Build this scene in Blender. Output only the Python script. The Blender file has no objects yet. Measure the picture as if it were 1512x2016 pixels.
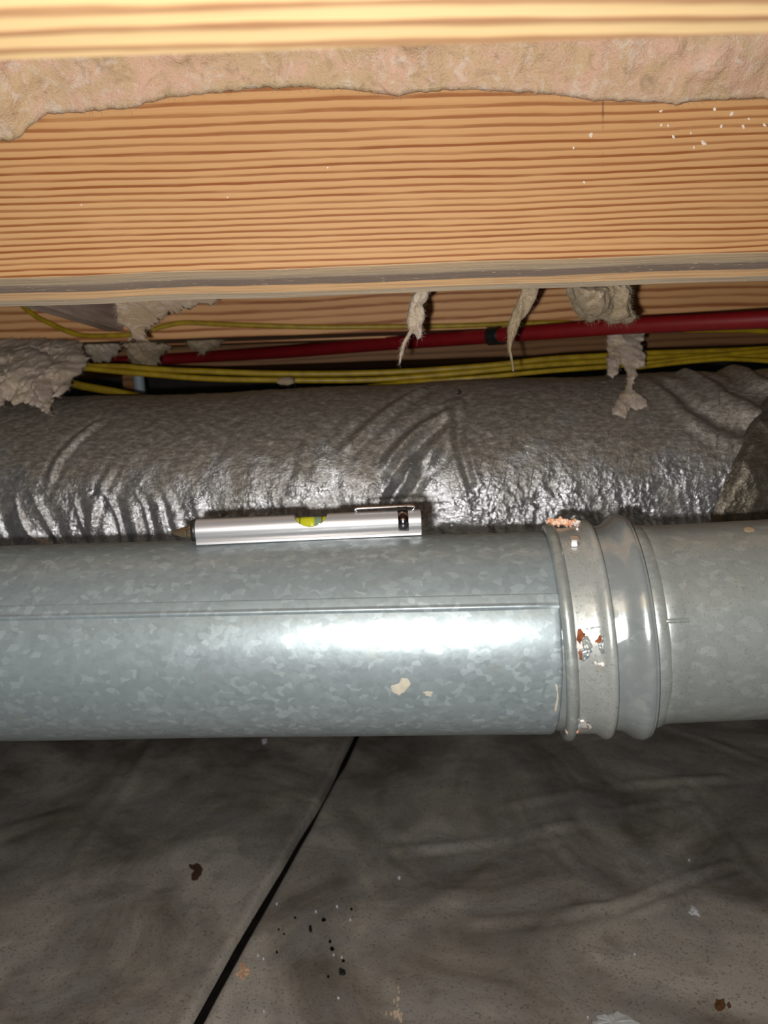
import bpy, bmesh, math, random
import numpy as np
from mathutils import Vector, Matrix
random.seed(7); rng = np.random.default_rng(11)
S = bpy.context.scene
COL = S.collection
R_ = math.radians

# ------------------------------------------------------------------ camera, world, light, exposure
F = 1515.0; PITCH = R_(7.52); ROLL = R_(1.95)
CAM = Vector((0, 0, 0.55))
fwd = Vector((0, math.cos(PITCH), -math.sin(PITCH)))
up0 = Vector((0, math.sin(PITCH), math.cos(PITCH))); rt0 = Vector((1, 0, 0))
rt = rt0 * math.cos(ROLL) - up0 * math.sin(ROLL)
up = up0 * math.cos(ROLL) + rt0 * math.sin(ROLL)
cd = bpy.data.cameras.new('camera'); cam = bpy.data.objects.new('camera', cd); COL.objects.link(cam)
m = Matrix((rt, up, -fwd)).transposed().to_4x4(); m.translation = CAM; cam.matrix_world = m
cd.sensor_fit = 'VERTICAL'; cd.sensor_height = 34.6; cd.sensor_width = 25.95; cd.lens = 34.6 * F / 2016
cd.clip_start = 0.01; cd.clip_end = 50
cd.dof.use_dof = True; cd.dof.focus_distance = 0.52; cd.dof.aperture_fstop = 10.0
S.camera = cam

w = bpy.data.worlds.new('world'); S.world = w; w.use_nodes = True
w.node_tree.nodes['Background'].inputs[0].default_value = (0.9, 0.95, 1.0, 1)
w.node_tree.nodes['Background'].inputs[1].default_value = 0.03

FLASH = CAM + rt * -0.018 + up * -0.014          # the phone's flash, left of and below its lens
ld = bpy.data.lights.new('phone_flash', 'POINT'); ld.energy = 13.0; ld.color = (1.0, 0.975, 0.94); ld.shadow_soft_size = 0.0035
lo = bpy.data.objects.new('phone_flash', ld); COL.objects.link(lo); lo.location = FLASH

S.view_settings.view_transform = 'Standard'; S.view_settings.look = 'None'
S.view_settings.exposure = 0.0; S.view_settings.gamma = 1.0; S.view_settings.use_curve_mapping = False

def ray(px, py):
    return (fwd * F + rt * (px - 756) + up * (1008 - py)).normalized()
def at(px, py, Y):
    d = ray(px, py); return CAM + d * ((Y - CAM.y) / d.y)
def at_z(px, py, z):
    d = ray(px, py); return CAM + d * ((z - CAM.z) / d.z)

# ------------------------------------------------------------------ noise
def _h(ix, iy, iz, seed):
    n = (ix * 374761393 + iy * 668265263 + iz * 2147483647 + seed * 1274126177) & 0xffffffff
    n = ((n ^ (n >> 13)) * 1274126177) & 0xffffffff
    n = ((n ^ (n >> 16)) * 2246822519) & 0xffffffff
    return ((n ^ (n >> 15)) & 0xffff) / 65535.0
def vn(x, y, z=0.0, seed=0):
    x, y, z = np.broadcast_arrays(np.asarray(x, float), np.asarray(y, float), np.asarray(z, float))
    xi, yi, zi = np.floor(x).astype(np.int64), np.floor(y).astype(np.int64), np.floor(z).astype(np.int64)
    fx, fy, fz = x - xi, y - yi, z - zi
    fx, fy, fz = [t * t * t * (t * (t * 6 - 15) + 10) for t in (fx, fy, fz)]
    r = 0
    for a in (0, 1):
        for b in (0, 1):
            for c in (0, 1):
                wgt = (fx if a else 1 - fx) * (fy if b else 1 - fy) * (fz if c else 1 - fz)
                r = r + wgt * _h(xi + a, yi + b, zi + c, seed)
    return r * 2 - 1
def fbm(x, y, z=0.0, seed=0, o=4):
    r = 0; a = 1.0; t = 0
    for i in range(o):
        k = 2.03 ** i
        r = r + a * vn(np.asarray(x) * k, np.asarray(y) * k, np.asarray(z) * k, seed + i * 17); t += a; a *= 0.5
    return r / t
def ridged(x, y, seed=0, o=3):
    r = 0; a = 1.0; t = 0
    for i in range(o):
        k = 2.1 ** i
        r = r + a * (1 - 2 * np.abs(vn(np.asarray(x) * k, np.asarray(y) * k, 0.37, seed + i * 13))); t += a; a *= 0.55
    return r / t
def smooth(e0, e1, x):
    t = np.clip((x - e0) / (e1 - e0), 0, 1); return t * t * (3 - 2 * t)
def seg_d(x, y, a, b):
    ax, ay = a; bx, by = b; dx, dy = bx - ax, by - ay
    t = np.clip(((x - ax) * dx + (y - ay) * dy) / (dx * dx + dy * dy), 0, 1)
    qx, qy = x - ax - t * dx, y - ay - t * dy
    side = (dx * (y - ay) - dy * (x - ax)) / math.hypot(dx, dy)
    return np.hypot(qx, qy), t, side

# ------------------------------------------------------------------ shader helpers
class NT:
    def __init__(self, name):
        self.m = bpy.data.materials.new(name); self.m.use_nodes = True
        self.t = self.m.node_tree; self.n = self.t.nodes; self.l = self.t.links
        self.b = self.n['Principled BSDF']
    def put(self, sock, v):
        if isinstance(v, bpy.types.NodeSocket): self.l.new(v, sock)
        elif isinstance(v, (tuple, list)) and len(v) == 3 and sock.type == 'RGBA': sock.default_value = (*v, 1)
        else: sock.default_value = v
    def bs(self, **k):
        for a, v in k.items(): self.put(self.b.inputs[a.replace('_', ' ')], v)
    def math(self, op, a, b=None, c=None, clamp=False):
        n = self.n.new('ShaderNodeMath'); n.operation = op; n.use_clamp = clamp
        for i, v in enumerate((a, b, c)):
            if v is not None: self.put(n.inputs[i], v)
        return n.outputs[0]
    def coord(self, kind='Object'):
        return self.n.new('ShaderNodeTexCoord').outputs[kind]
    def map(self, v, scale=(1, 1, 1), loc=(0, 0, 0), rot=(0, 0, 0)):
        n = self.n.new('ShaderNodeMapping'); self.l.new(v, n.inputs[0])
        n.inputs['Scale'].default_value = scale; n.inputs['Location'].default_value = loc; n.inputs['Rotation'].default_value = rot
        return n.outputs[0]
    def sep(self, v):
        n = self.n.new('ShaderNodeSeparateXYZ'); self.l.new(v, n.inputs[0]); return n.outputs
    def noise(self, v, scale, detail=4, rough=0.55, dist=0.0):
        n = self.n.new('ShaderNodeTexNoise'); self.l.new(v, n.inputs['Vector'])
        n.inputs['Scale'].default_value = scale; n.inputs['Detail'].default_value = detail
        n.inputs['Roughness'].default_value = rough; n.inputs['Distortion'].default_value = dist
        return n.outputs['Fac']
    def vor(self, v, scale, out='Color', feat='F1', rand=1.0):
        n = self.n.new('ShaderNodeTexVoronoi'); n.feature = feat; self.l.new(v, n.inputs['Vector'])
        n.inputs['Scale'].default_value = scale; n.inputs['Randomness'].default_value = rand
        return n.outputs[out]
    def white(self, v):
        n = self.n.new('ShaderNodeTexWhiteNoise'); n.noise_dimensions = '1D'; self.put(n.inputs['W'], v); return n.outputs[0]
    def ramp(self, f, stops, interp='LINEAR'):
        n = self.n.new('ShaderNodeValToRGB'); self.put(n.inputs[0], f); r = n.color_ramp; r.interpolation = interp
        while len(r.elements) < len(stops): r.elements.new(0.5)
        for e, (p, c) in zip(r.elements, stops):
            e.position = p; e.color = (c, c, c, 1) if not isinstance(c, tuple) else (*c, 1)
        return n.outputs[0]
    def mix(self, f, a, b, mode='MIX'):
        n = self.n.new('ShaderNodeMix'); n.data_type = 'RGBA'; n.blend_type = mode
        self.put(n.inputs[0], f); self.put(n.inputs[6], a); self.put(n.inputs[7], b); return n.outputs[2]
    def bump(self, h, dist=0.001, strength=1.0, nrm=None):
        n = self.n.new('ShaderNodeBump'); n.inputs['Distance'].default_value = dist; n.inputs['Strength'].default_value = strength
        self.put(n.inputs['Height'], h)
        if nrm is not None: self.l.new(nrm, n.inputs['Normal'])
        self.l.new(n.outputs[0], self.b.inputs['Normal']); return n.outputs[0]
    def line(self, c, period, width, soft=0.5):
        p = self.math('PINGPONG', c, period / 2)
        return self.ramp(self.math('DIVIDE', p, width), [(0.0, 1.0), (soft, 0.0)])

def plain(name, col, rough=0.6, metal=0.0, spec=0.5, noise=None):
    t = NT(name)
    c = col
    if noise:
        sc, c2 = noise; c = t.mix(t.ramp(t.noise(t.coord(), sc, 5), [(0.35, 0.0), (0.65, 1.0)]), col, c2)
    t.bs(Base_Color=c, Roughness=rough, Metallic=metal, Specular_IOR_Level=spec)
    return t.m

def wood(name, light, dark, u_of_z, seed=0.0, rough=0.55, warp=1.0, axis='Z', stain=None):
    """flat-sawn timber, grain along X; u_of_z = (a, b): rings = a*z - b*z*z"""
    t = NT(name); co = t.map(t.coord(), loc=(seed * 3.1, seed * 1.7, 0)); s = t.sep(co)
    z = s['XYZ'.index(axis)]
    lo = t.noise(t.map(co, (1.6, 6, 6)), 1.0, 2)
    hi = t.noise(t.map(co, (7, 45, 45)), 1.0, 4)
    u = t.math('SUBTRACT', t.math('MULTIPLY', z, u_of_z[0]), t.math('MULTIPLY', t.math('MULTIPLY', z, z), u_of_z[1]))
    u = t.math('ADD', u, t.math('MULTIPLY', lo, 3.2 * warp)); u = t.math('ADD', u, t.math('MULTIPLY', hi, 0.95 * warp))
    fl = t.math('FLOOR', u); fr = t.math('SUBTRACT', u, fl)
    rnd = t.white(fl)
    prof = t.ramp(fr, [(0.0, 0.0), (0.07, 0.75), (0.16, 1.0), (0.34, 0.9), (0.44, 0.25), (0.62, 0.05), (1.0, 0.0)])
    wav = t.noise(t.map(co, (14, 3, 160)), 1.0, 3)
    amt = t.math('MULTIPLY', prof, t.math('ADD', 0.72, t.math('MULTIPLY', rnd, 0.4)), clamp=True)
    amt = t.math('MULTIPLY', amt, t.ramp(wav, [(0.32, 0.62), (0.5, 1.0)]))
    fine = t.noise(t.map(co, (25, 500, 900)), 1.0, 3)
    lcol = t.mix(t.math('MULTIPLY', fine, 0.5), light, tuple(c * 0.78 for c in light))
    big = t.noise(t.map(co, (3, 8, 9)), 1.0, 2)
    lcol = t.mix(t.ramp(big, [(0.3, 0.0), (0.7, 0.5)]), lcol, tuple(c * k for c, k in zip(light, (0.86, 0.76, 0.66))))
    col = t.mix(amt, lcol, dark)
    if stain: col = stain(t, co, col)
    t.bs(Base_Color=col, Roughness=rough, Specular_IOR_Level=0.3)
    t.bump(t.math('ADD', t.math('MULTIPLY', amt, 0.6), t.math('MULTIPLY', fine, 0.5)), 0.0006, 0.5)
    return t.m

def weathered(name, base, dark, pale, seed=0.0, rough=0.6, ylines=420):
    t = NT(name); co = t.map(t.coord(), loc=(seed * 2.3, seed, seed * 1.3), rot=(0, 0, math.pi / 2 if 'block' in name else 0))
    st = t.noise(t.map(co, (10, ylines, ylines)), 1.0, 4, 0.6)
    st2 = t.noise(t.map(co, (5, 70, 70)), 1.0, 3)
    sp = t.noise(t.map(co, (120, 900, 900)), 1.0, 2)
    c = t.mix(t.ramp(st, [(0.35, 0.0), (0.62, 1.0)]), base, dark)
    c = t.mix(t.ramp(st2, [(0.4, 0.0), (0.62, 0.75)]), c, dark)
    c = t.mix(t.ramp(sp, [(0.62, 0.0), (0.72, 0.8)]), c, pale)
    t.bs(Base_Color=c, Roughness=rough); t.bump(st, 0.0006, 0.7)
    return t.m

# ------------------------------------------------------------------ mesh helpers
def tag(o, label=None, cat=None, group=None, kind=None):
    if label: o['label'] = label
    if cat: o['category'] = cat
    if group: o['group'] = group
    if kind: o['kind'] = kind
    return o
def link(name, me, mats=None, parent=None, smooth_=True, loc=None):
    for p in me.polygons: p.use_smooth = smooth_
    if mats is not None:
        for mm in (mats if isinstance(mats, (list, tuple)) else [mats]): me.materials.append(mm)
    o = bpy.data.objects.new(name, me); COL.objects.link(o)
    if parent is not None: o.parent = parent
    if loc is not None: o.location = loc
    return o
def empty(name, loc, rot=None):
    o = bpy.data.objects.new(name, None); COL.objects.link(o); o.location = loc; o.empty_display_size = 0.02
    if rot is not None: o.rotation_euler = rot
    return o
def mesh_np(name, V, Fc, uv=None):
    me = bpy.data.meshes.new(name); V = np.asarray(V, float)
    me.from_pydata(V.tolist(), [], [list(map(int, f)) for f in Fc])
    if uv is not None:
        ul = me.uv_layers.new(name='UVMap'); li = np.zeros(len(me.loops), int); me.loops.foreach_get('vertex_index', li)
        ul.data.foreach_set('uv', np.asarray(uv, float)[li].ravel())
    me.update(); return me
def grid(name, P, cu=False, cv=False, uv=None):
    nu, nv = P.shape[:2]; V = P.reshape(-1, 3)
    iu = np.arange(nu if cu else nu - 1); iv = np.arange(nv if cv else nv - 1)
    a, b = np.meshgrid(iu, iv, indexing='ij'); a2, b2 = (a + 1) % nu, (b + 1) % nv
    Fc = np.stack([a * nv + b, a2 * nv + b, a2 * nv + b2, a * nv + b2], -1).reshape(-1, 4)
    return mesh_np(name, V, Fc, None if uv is None else uv.reshape(-1, 2))
def recalc(me, flip=False):
    bm = bmesh.new(); bm.from_mesh(me); bmesh.ops.recalc_face_normals(bm, faces=bm.faces)
    if flip: bmesh.ops.reverse_faces(bm, faces=bm.faces)
    bm.to_mesh(me); bm.free(); return me
def box(name, x0, x1, y0, y1, z0, z1, mats, parent=None, bev=0.001, bottom_slot=None, loc=None, wob=0.0):
    bm = bmesh.new(); bmesh.ops.create_cube(bm, size=1)
    for v in bm.verts:
        v.co = Vector(((x0 + x1) / 2 + v.co.x * (x1 - x0), (y0 + y1) / 2 + v.co.y * (y1 - y0), (z0 + z1) / 2 + v.co.z * (z1 - z0)))
    if bev: bmesh.ops.bevel(bm, geom=list(bm.edges), offset=bev, segments=2, affect='EDGES')
    bm.normal_update()
    if bottom_slot is not None:
        for f in bm.faces:
            if f.normal.z < -0.3: f.material_index = bottom_slot
    me = bpy.data.meshes.new(name); bm.to_mesh(me); bm.free()
    return link(name, me, mats, parent, False, loc)
def tube_path(pts, rad, seg=12, ry=None, sub=6):
    """smooth tube along points (Catmull-Rom)"""
    P = [Vector(p) for p in pts]; Q = []
    for i in range(len(P) - 1):
        p0, p1, p2, p3 = P[max(i - 1, 0)], P[i], P[i + 1], P[min(i + 2, len(P) - 1)]
        for k in range(sub):
            t = k / sub
            Q.append(0.5 * ((2 * p1) + (p2 - p0) * t + (2 * p0 - 5 * p1 + 4 * p2 - p3) * t * t + (3 * p1 - p0 - 3 * p2 + p3) * t ** 3))
    Q.append(P[-1]); n = len(Q); V = []; Fc = []
    ry = rad if ry is None else ry
    for i, q in enumerate(Q):
        tg = (Q[min(i + 1, n - 1)] - Q[max(i - 1, 0)]).normalized()
        sd = Vector((0, 1, 0)) if abs(tg.y) < 0.9 else Vector((1, 0, 0))
        a = tg.cross(sd).normalized(); b = a.cross(tg).normalized()
        for k in range(seg):
            th = 2 * math.pi * k / seg; V.append(q + a * (math.cos(th) * rad) + b * (math.sin(th) * ry))
    for i in range(n - 1):
        for k in range(seg):
            k2 = (k + 1) % seg; Fc.append((i * seg + k, i * seg + k2, (i + 1) * seg + k2, (i + 1) * seg + k))
    Fc.append(tuple(range(seg))); Fc.append(tuple((n - 1) * seg + k for k in range(seg)))
    return recalc(mesh_np('tube', [tuple(v) for v in V], Fc))
def frame(axis):
    """s along axis, a toward the camera side, b up"""
    ax = axis.normalized(); c = Vector((0, -1, 0)); a = (c - ax * c.dot(ax)).normalized(); b = a.cross(ax)
    if b.z < 0: b = -b
    return ax, a, b

# ------------------------------------------------------------------ materials
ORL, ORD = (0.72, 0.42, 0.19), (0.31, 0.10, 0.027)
def seam_stain(t, co, col):
    s = t.sep(co)
    d = t.math('ABSOLUTE', t.math('ADD', s[0], -0.157))
    ln = t.ramp(t.math('DIVIDE', d, 0.0011), [(0.0, 1.0), (1.0, 0.0)])
    zz = t.ramp(t.math('MULTIPLY', s[2], 5), [(0.27, 0.0), (0.33, 1.0), (0.7, 1.0)])
    nn = t.ramp(t.noise(t.map(co, (3, 3, 90)), 1.0, 2), [(0.42, 0.0), (0.6, 0.7)])
    return t.mix(t.math('MULTIPLY', t.math('MULTIPLY', ln, zz), nn), col, (0.10, 0.05, 0.03))
M = {}
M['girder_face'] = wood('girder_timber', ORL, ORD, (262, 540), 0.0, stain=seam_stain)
M['near_face'] = wood('near_timber', (0.50, 0.355, 0.18), (0.20, 0.085, 0.04), (105, 0), 2.0, warp=1.2, axis='Y')
M['back_face'] = wood('back_timber', (0.80, 0.45, 0.205), (0.34, 0.12, 0.038), (88, 0), 4.0, warp=0.9)
M['ply_light'] = weathered('weathered_pale', (0.30, 0.23, 0.15), (0.12, 0.095, 0.075), (0.60, 0.45, 0.27), 1.0)
M['ply_dark'] = weathered('weathered_dark', (0.16, 0.115, 0.09), (0.08, 0.06, 0.055), (0.5, 0.4, 0.3), 2.0, rough=0.42)
M['ply_orange'] = wood('ply_fresh', (0.66, 0.36, 0.15), (0.50, 0.23, 0.08), (160, 0), 5.0, axis='Y')
M['ply_grey'] = weathered('weathered_grey', (0.32, 0.25, 0.18), (0.20, 0.155, 0.115), (0.5, 0.4, 0.28), 3.0)
M['block'] = weathered('blocking_timber', (0.74, 0.64, 0.57), (0.46, 0.33, 0.27), (0.9, 0.8, 0.72), 6.0, ylines=160)
M['under'] = wood('underside_timber', (0.42, 0.25, 0.12), (0.25, 0.12, 0.05), (120, 0), 7.0, axis='Y')
M['far_wood'] = wood('far_timber', (0.36, 0.18, 0.075), (0.18, 0.08, 0.03), (90, 0), 8.0)
M['soil'] = plain('dark_soil', (0.012, 0.010, 0.009), 0.95, spec=0.1, noise=(60, (0.006, 0.005, 0.005)))
M['subfloor'] = plain('subfloor_board', (0.35, 0.24, 0.14), 0.8, noise=(20, (0.25, 0.17, 0.1)))
M['far_wall'] = plain('block_wall', (0.10, 0.09, 0.08), 0.9, noise=(15, (0.06, 0.055, 0.05)))

def mk_wool(name, a, b, c, dirt):
    t = NT(name); co = t.coord()
    n1 = t.noise(co, 30, 4, 0.6, 1.0); n2 = t.noise(t.map(co, (1, 1, 1), (3, 1, 2)), 75, 5, 0.65, 1.2); n3 = t.noise(co, 700, 4, 0.7); n4 = t.noise(t.map(co, (1, 1, 1), (7, 5, 2)), 55, 5, 0.7, 1.5)
    col = t.mix(t.ramp(n1, [(0.40, 0.0), (0.58, 1.0)]), a, b)
    col = t.mix(t.ramp(n2, [(0.52, 0.0), (0.66, 0.8)]), col, c)
    col = t.mix(t.ramp(n4, [(0.53, 0.0), (0.70, 0.6)]), col, dirt)
    col = t.mix(t.ramp(n3, [(0.5, 0.0), (0.8, 0.35)]), col, dirt)
    t.bs(Base_Color=col, Roughness=0.95, Specular_IOR_Level=0.1)
    t.bs(Subsurface_Weight=0.4, Subsurface_Radius=(0.006, 0.004, 0.003), Subsurface_Scale=1.0)
    t.bump(t.math('ADD', t.math('MULTIPLY', n2, 1.2), t.math('MULTIPLY', n3, 0.9)), 0.0035, 0.75)
    return t.m
M['wool'] = mk_wool('pink_glass_wool', (0.90, 0.60, 0.44), (0.80, 0.58, 0.36), (0.97, 0.80, 0.66), (0.44, 0.30, 0.18))
M['wool_grey'] = mk_wool('dusty_glass_wool', (0.55, 0.42, 0.30), (0.46, 0.36, 0.23), (0.68, 0.55, 0.42), (0.26, 0.20, 0.13))
M['wool_pale'] = mk_wool('pale_glass_wool', (0.78, 0.63, 0.53), (0.70, 0.57, 0.42), (0.90, 0.78, 0.67), (0.40, 0.31, 0.22))

def mk_foil(name, clean, dust, rough, scrim=True):
    """foil facing: clean metal low down, settled dust on its upper side"""
    t = NT(name); uv = t.coord('UV'); s = t.sep(uv); co = t.coord()
    n1 = t.noise(co, 24, 5, 0.65); n2 = t.noise(co, 190, 4, 0.6); n3 = t.noise(co, 620, 2, 0.5); n4 = t.noise(co, 70, 3)
    f = t.math('ADD', t.math('MULTIPLY', s[1], 9.0 if scrim else 2.0), t.math('MULTIPLY', t.math('SUBTRACT', n1, 0.5), 2.2))
    f = t.ramp(t.math('ADD', f, 0.20 if scrim else 0.45), [(0.12, 0.12), (0.85, 1.0)])
    col = t.mix(f, clean, dust); col = t.mix(t.math('MULTIPLY', t.ramp(n2, [(0.56, 0.0), (0.72, 0.45)]), f), col, tuple(c * 0.5 for c in dust))
    gr = t.noise(t.map(co, (120, 300, 300)), 1.0, 4, 0.65)
    col = t.mix(t.math('MULTIPLY', t.ramp(gr, [(0.42, 0.0), (0.60, 0.85)]), f), col, tuple(c * 0.5 for c in dust))
    col = t.mix(t.ramp(gr, [(0.28, 0.5), (0.40, 0.0)]), col, clean)
    t.bs(Base_Color=col, Specular_IOR_Level=0.6)
    t.put(t.b.inputs['Metallic'], t.math('SUBTRACT', 0.92, t.math('MULTIPLY', f, 0.62)))
    t.put(t.b.inputs['Roughness'], t.math('ADD', t.math('ADD', rough, t.math('MULTIPLY', f, 0.26)), t.math('MULTIPLY', t.math('SUBTRACT', n4, 0.5), 0.2)))
    cr = t.vor(t.map(co, (1, 1, 1)), 210, 'Distance'); cr2 = t.vor(t.map(co, (1, 1, 1)), 95, 'Distance')
    h = t.math('ADD', t.math('MULTIPLY', n2, 0.5), t.math('MULTIPLY', n3, 0.22))
    fine = t.noise(t.map(co, (260, 800, 800)), 1.0, 3)
    h = t.math('ADD', h, t.math('MULTIPLY', fine, 0.38))
    cm = t.ramp(t.noise(co, 13, 2), [(0.40, 0.15), (0.60, 1.0)])
    h = t.math('ADD', h, t.math('MULTIPLY', t.math('MULTIPLY', t.math('ADD', t.math('MULTIPLY', cr, 0.55), t.math('MULTIPLY', cr2, 0.6)), cm), t.math('SUBTRACT', 1.05, f)))
    if scrim:
        wb = t.math('MULTIPLY', t.noise(co, 30, 2), 0.010)
        sk = t.math('ADD', t.math('ADD', s[0], t.math('MULTIPLY', s[1], -0.25)), wb)
        l1 = t.line(sk, 0.0150, 0.0012); l2 = t.line(t.math('ADD', s[1], wb), 0.0082, 0.0008)
        k1 = t.ramp(t.noise(co, 26, 3), [(0.46, 0.0), (0.62, 1.0)]); k2 = t.ramp(t.noise(t.map(co, (1, 1, 1), (5, 2, 1)), 34, 3), [(0.50, 0.0), (0.64, 1.0)])
        h = t.math('ADD', h, t.math('ADD', t.math('MULTIPLY', t.math('MULTIPLY', t.math('MULTIPLY', l1, t.ramp(n2, [(0.4, 0.2), (0.6, 1.0)])), k1), t.math('ADD', 0.15, t.math('MULTIPLY', t.ramp(s[0], [(0.52, 0.0), (0.66, 1.0)]), 0.5))), t.math('MULTIPLY', t.math('MULTIPLY', l2, k2), 0.12)))
    t.bump(h, 0.0022, 0.8)
    return t.m
M['foil'] = mk_foil('duct_foil', (0.66, 0.68, 0.72), (0.36, 0.32, 0.265), 0.18)
M['wrap'] = mk_foil('dark_wrap', (0.30, 0.27, 0.21), (0.15, 0.125, 0.09), 0.22, False)

def mk_zinc(name, lo, hi, rough, metal, scale, patches=True, speck=0.0):
    t = NT(name); uv = t.coord('UV'); co = t.coord()
    wn = t.n.new('ShaderNodeTexNoise'); t.l.new(uv, wn.inputs['Vector']); wn.inputs['Scale'].default_value = 170; wn.inputs['Detail'].default_value = 2
    wv = t.n.new('ShaderNodeVectorMath'); wv.operation = 'MULTIPLY_ADD'; t.l.new(wn.outputs['Color'], wv.inputs[0])
    wv.inputs[1].default_value = (0.006, 0.006, 0); t.l.new(uv, wv.inputs[2])
    v1 = t.sep(t.vor(t.map(wv.outputs[0], (1.0, 1.35, 1)), scale))[0]
    v2 = t.sep(t.vor(t.map(wv.outputs[0], (1.0, 1.3, 1), (3, 1, 0)), scale * 0.62))[1]
    big = t.noise(co, 9, 3)
    f = t.math('ADD', t.math('MULTIPLY', t.ramp(v1, [(0.0, 0.0), (0.55, 0.30), (0.80, 0.42), (0.92, 1.0)]), 0.75), t.math('MULTIPLY', t.ramp(v2, [(0.3, 0.0), (0.9, 0.5)]), 0.5))
    f = t.math('MULTIPLY', f, t.ramp(big, [(0.3, 0.55), (0.7, 1.0)]), clamp=True)
    if not patches: f = t.math('MULTIPLY', f, 0.45)
    col = t.mix(f, lo, hi)
    dirt = t.noise(co, 55, 5, 0.65)
    col = t.mix(t.ramp(dirt, [(0.62, 0.0), (0.78, 0.55)]), col, (0.30, 0.27, 0.20))
    if speck:
        sp = t.noise(co, 900, 2); col = t.mix(t.math('MULTIPLY', t.ramp(sp, [(0.60, 0.0), (0.68, 1.0)]), speck), col, (0.07, 0.075, 0.075))
    t.bs(Base_Color=col, Metallic=metal)
    t.put(t.b.inputs['Roughness'], t.math('SUBTRACT', rough, t.math('MULTIPLY', v2, 0.16)))
    t.bump(t.noise(co, 60, 3), 0.0012, 0.25)
    return t.m
M['zinc'] = mk_zinc('spangled_zinc', (0.225, 0.268, 0.282), (0.375, 0.44, 0.46), 0.49, 0.46, 235)
M['zinc_dull'] = mk_zinc('dull_zinc', (0.27, 0.295, 0.285), (0.38, 0.415, 0.40), 0.44, 0.45, 200, True, 0.35)
M['zinc_band'] = mk_zinc('dull_zinc_band', (0.33, 0.35, 0.335), (0.46, 0.48, 0.46), 0.42, 0.40, 260, False, 0.5)
M['zinc_ring'] = mk_zinc('smooth_zinc', (0.31, 0.345, 0.35), (0.44, 0.48, 0.49), 0.30, 0.55, 220, False)
M['steel'] = plain('screw_steel', (0.72, 0.72, 0.72), 0.25, 0.9)
M['rust'] = plain('rust', (0.13, 0.04, 0.018), 0.95, spec=0.1, noise=(260, (0.24, 0.08, 0.035)))
M['rust_pale'] = plain('rust_crumbs', (0.50, 0.21, 0.10), 0.9, noise=(300, (0.75, 0.55, 0.42)))
M['residue'] = plain('white_residue', (0.66, 0.60, 0.55), 0.9, noise=(200, (0.50, 0.47, 0.44)))
M['red'] = plain('red_pex', (0.23, 0.006, 0.009), 0.45, noise=(90, (0.19, 0.005, 0.008)))
M['black'] = plain('black_plastic', (0.012, 0.013, 0.012), 0.4)
M['yellow'] = plain('yellow_sheath', (0.42, 0.285, 0.009), 0.45, noise=(60, (0.28, 0.18, 0.006)))
M['alu'] = plain('brushed_aluminium', (0.46, 0.46, 0.47), 0.36, 0.6)
M['chrome'] = plain('chrome', (0.62, 0.60, 0.60), 0.14, 1.0)
M['brass'] = plain('bronze_tip', (0.50, 0.38, 0.24), 0.25, 0.9)
M['blue_pipe'] = plain('pale_plastic', (0.42, 0.50, 0.55), 0.5)

def mk_sheet(name, seed):
    t = NT(name); co = t.map(t.coord(), loc=(seed, seed * 0.7, 0))
    n1 = t.noise(co, 4.6, 5, 0.6, 1.2); n2 = t.noise(co, 13, 6, 0.65, 0.9); n3 = t.noise(co, 380, 3, 0.6); n4 = t.noise(co, 26, 3)
    c = t.mix(t.ramp(n1, [(0.37, 0.0), (0.62, 1.0)]), (0.19, 0.166, 0.135), (0.50, 0.46, 0.40))
    c = t.mix(t.ramp(n2, [(0.44, 0.0), (0.66, 0.65)]), c, (0.30, 0.285, 0.278))
    c = t.mix(t.ramp(n4, [(0.58, 0.0), (0.75, 0.45)]), c, (0.155, 0.12, 0.085))
    c = t.mix(t.ramp(n3, [(0.57, 0.0), (0.66, 0.7)]), c, (0.10, 0.09, 0.083))
    t.bs(Base_Color=c, Specular_IOR_Level=0.35); t.put(t.b.inputs['Roughness'], t.ramp(n2, [(0.3, 0.42), (0.7, 0.68)]))
    t.bump(t.math('ADD', t.math('MULTIPLY', n2, 1.0), t.math('MULTIPLY', n3, 0.04)), 0.004, 0.55)
    return t.m
M['sheet_a'] = mk_sheet('dusty_poly_sheet', 0.0)
M['sheet_b'] = mk_sheet('dusty_poly_sheet_left', 4.3)

# ------------------------------------------------------------------ structure: soil, subfloor, far wall
Y1 = 0.55; TP = 0.033; Y0B = 0.222; Y2 = 1.01
ZB = at(756, 523, Y1).z                    # underside of the joists
ZTOP = ZB + 0.235
tag(box('floor', -1.6, 1.6, -0.3, 2.6, -0.05, 0.0, M['soil'], bev=0), kind='structure')
tag(box('ceiling', -1.6, 1.6, -0.3, 2.6, ZTOP, ZTOP + 0.02, M['subfloor'], bev=0), kind='structure')
tag(box('wall_back', -1.6, 1.6, 2.6, 2.7, 0, ZTOP, M['far_wall'], bev=0), kind='structure')

# girder: one timber, weathered underside; its slope down to the back is added to catch flash
t = NT('weathered_underside'); co = t.coord(); sp = t.sep(co)
st = t.noise(t.map(co, (12, 520, 300)), 1.0, 4, 0.6); st2 = t.noise(t.map(co, (4, 60, 60)), 1.0, 3); spk = t.noise(t.map(co, (130, 900, 900)), 1.0, 2)
yy = t.math('ADD', t.math('DIVIDE', sp[1], 0.030), t.math('MULTIPLY', t.math('SUBTRACT', t.noise(t.map(co, (9, 20, 20)), 1.0, 3), 0.5), 0.22))
band_ = t.ramp(yy, [(0.0, (0.66, 0.47, 0.28)), (0.27, (0.58, 0.45, 0.31)), (0.34, (0.29, 0.215, 0.17)), (0.54, (0.27, 0.20, 0.16)), (0.575, (0.95, 0.57, 0.28)), (0.79, (0.96, 0.60, 0.31)), (0.82, (0.58, 0.46, 0.32)), (1.0, (0.62, 0.50, 0.36))])
c = t.mix(t.ramp(st, [(0.44, 0.0), (0.62, 0.35)]), band_, (0.22, 0.165, 0.13))
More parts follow.
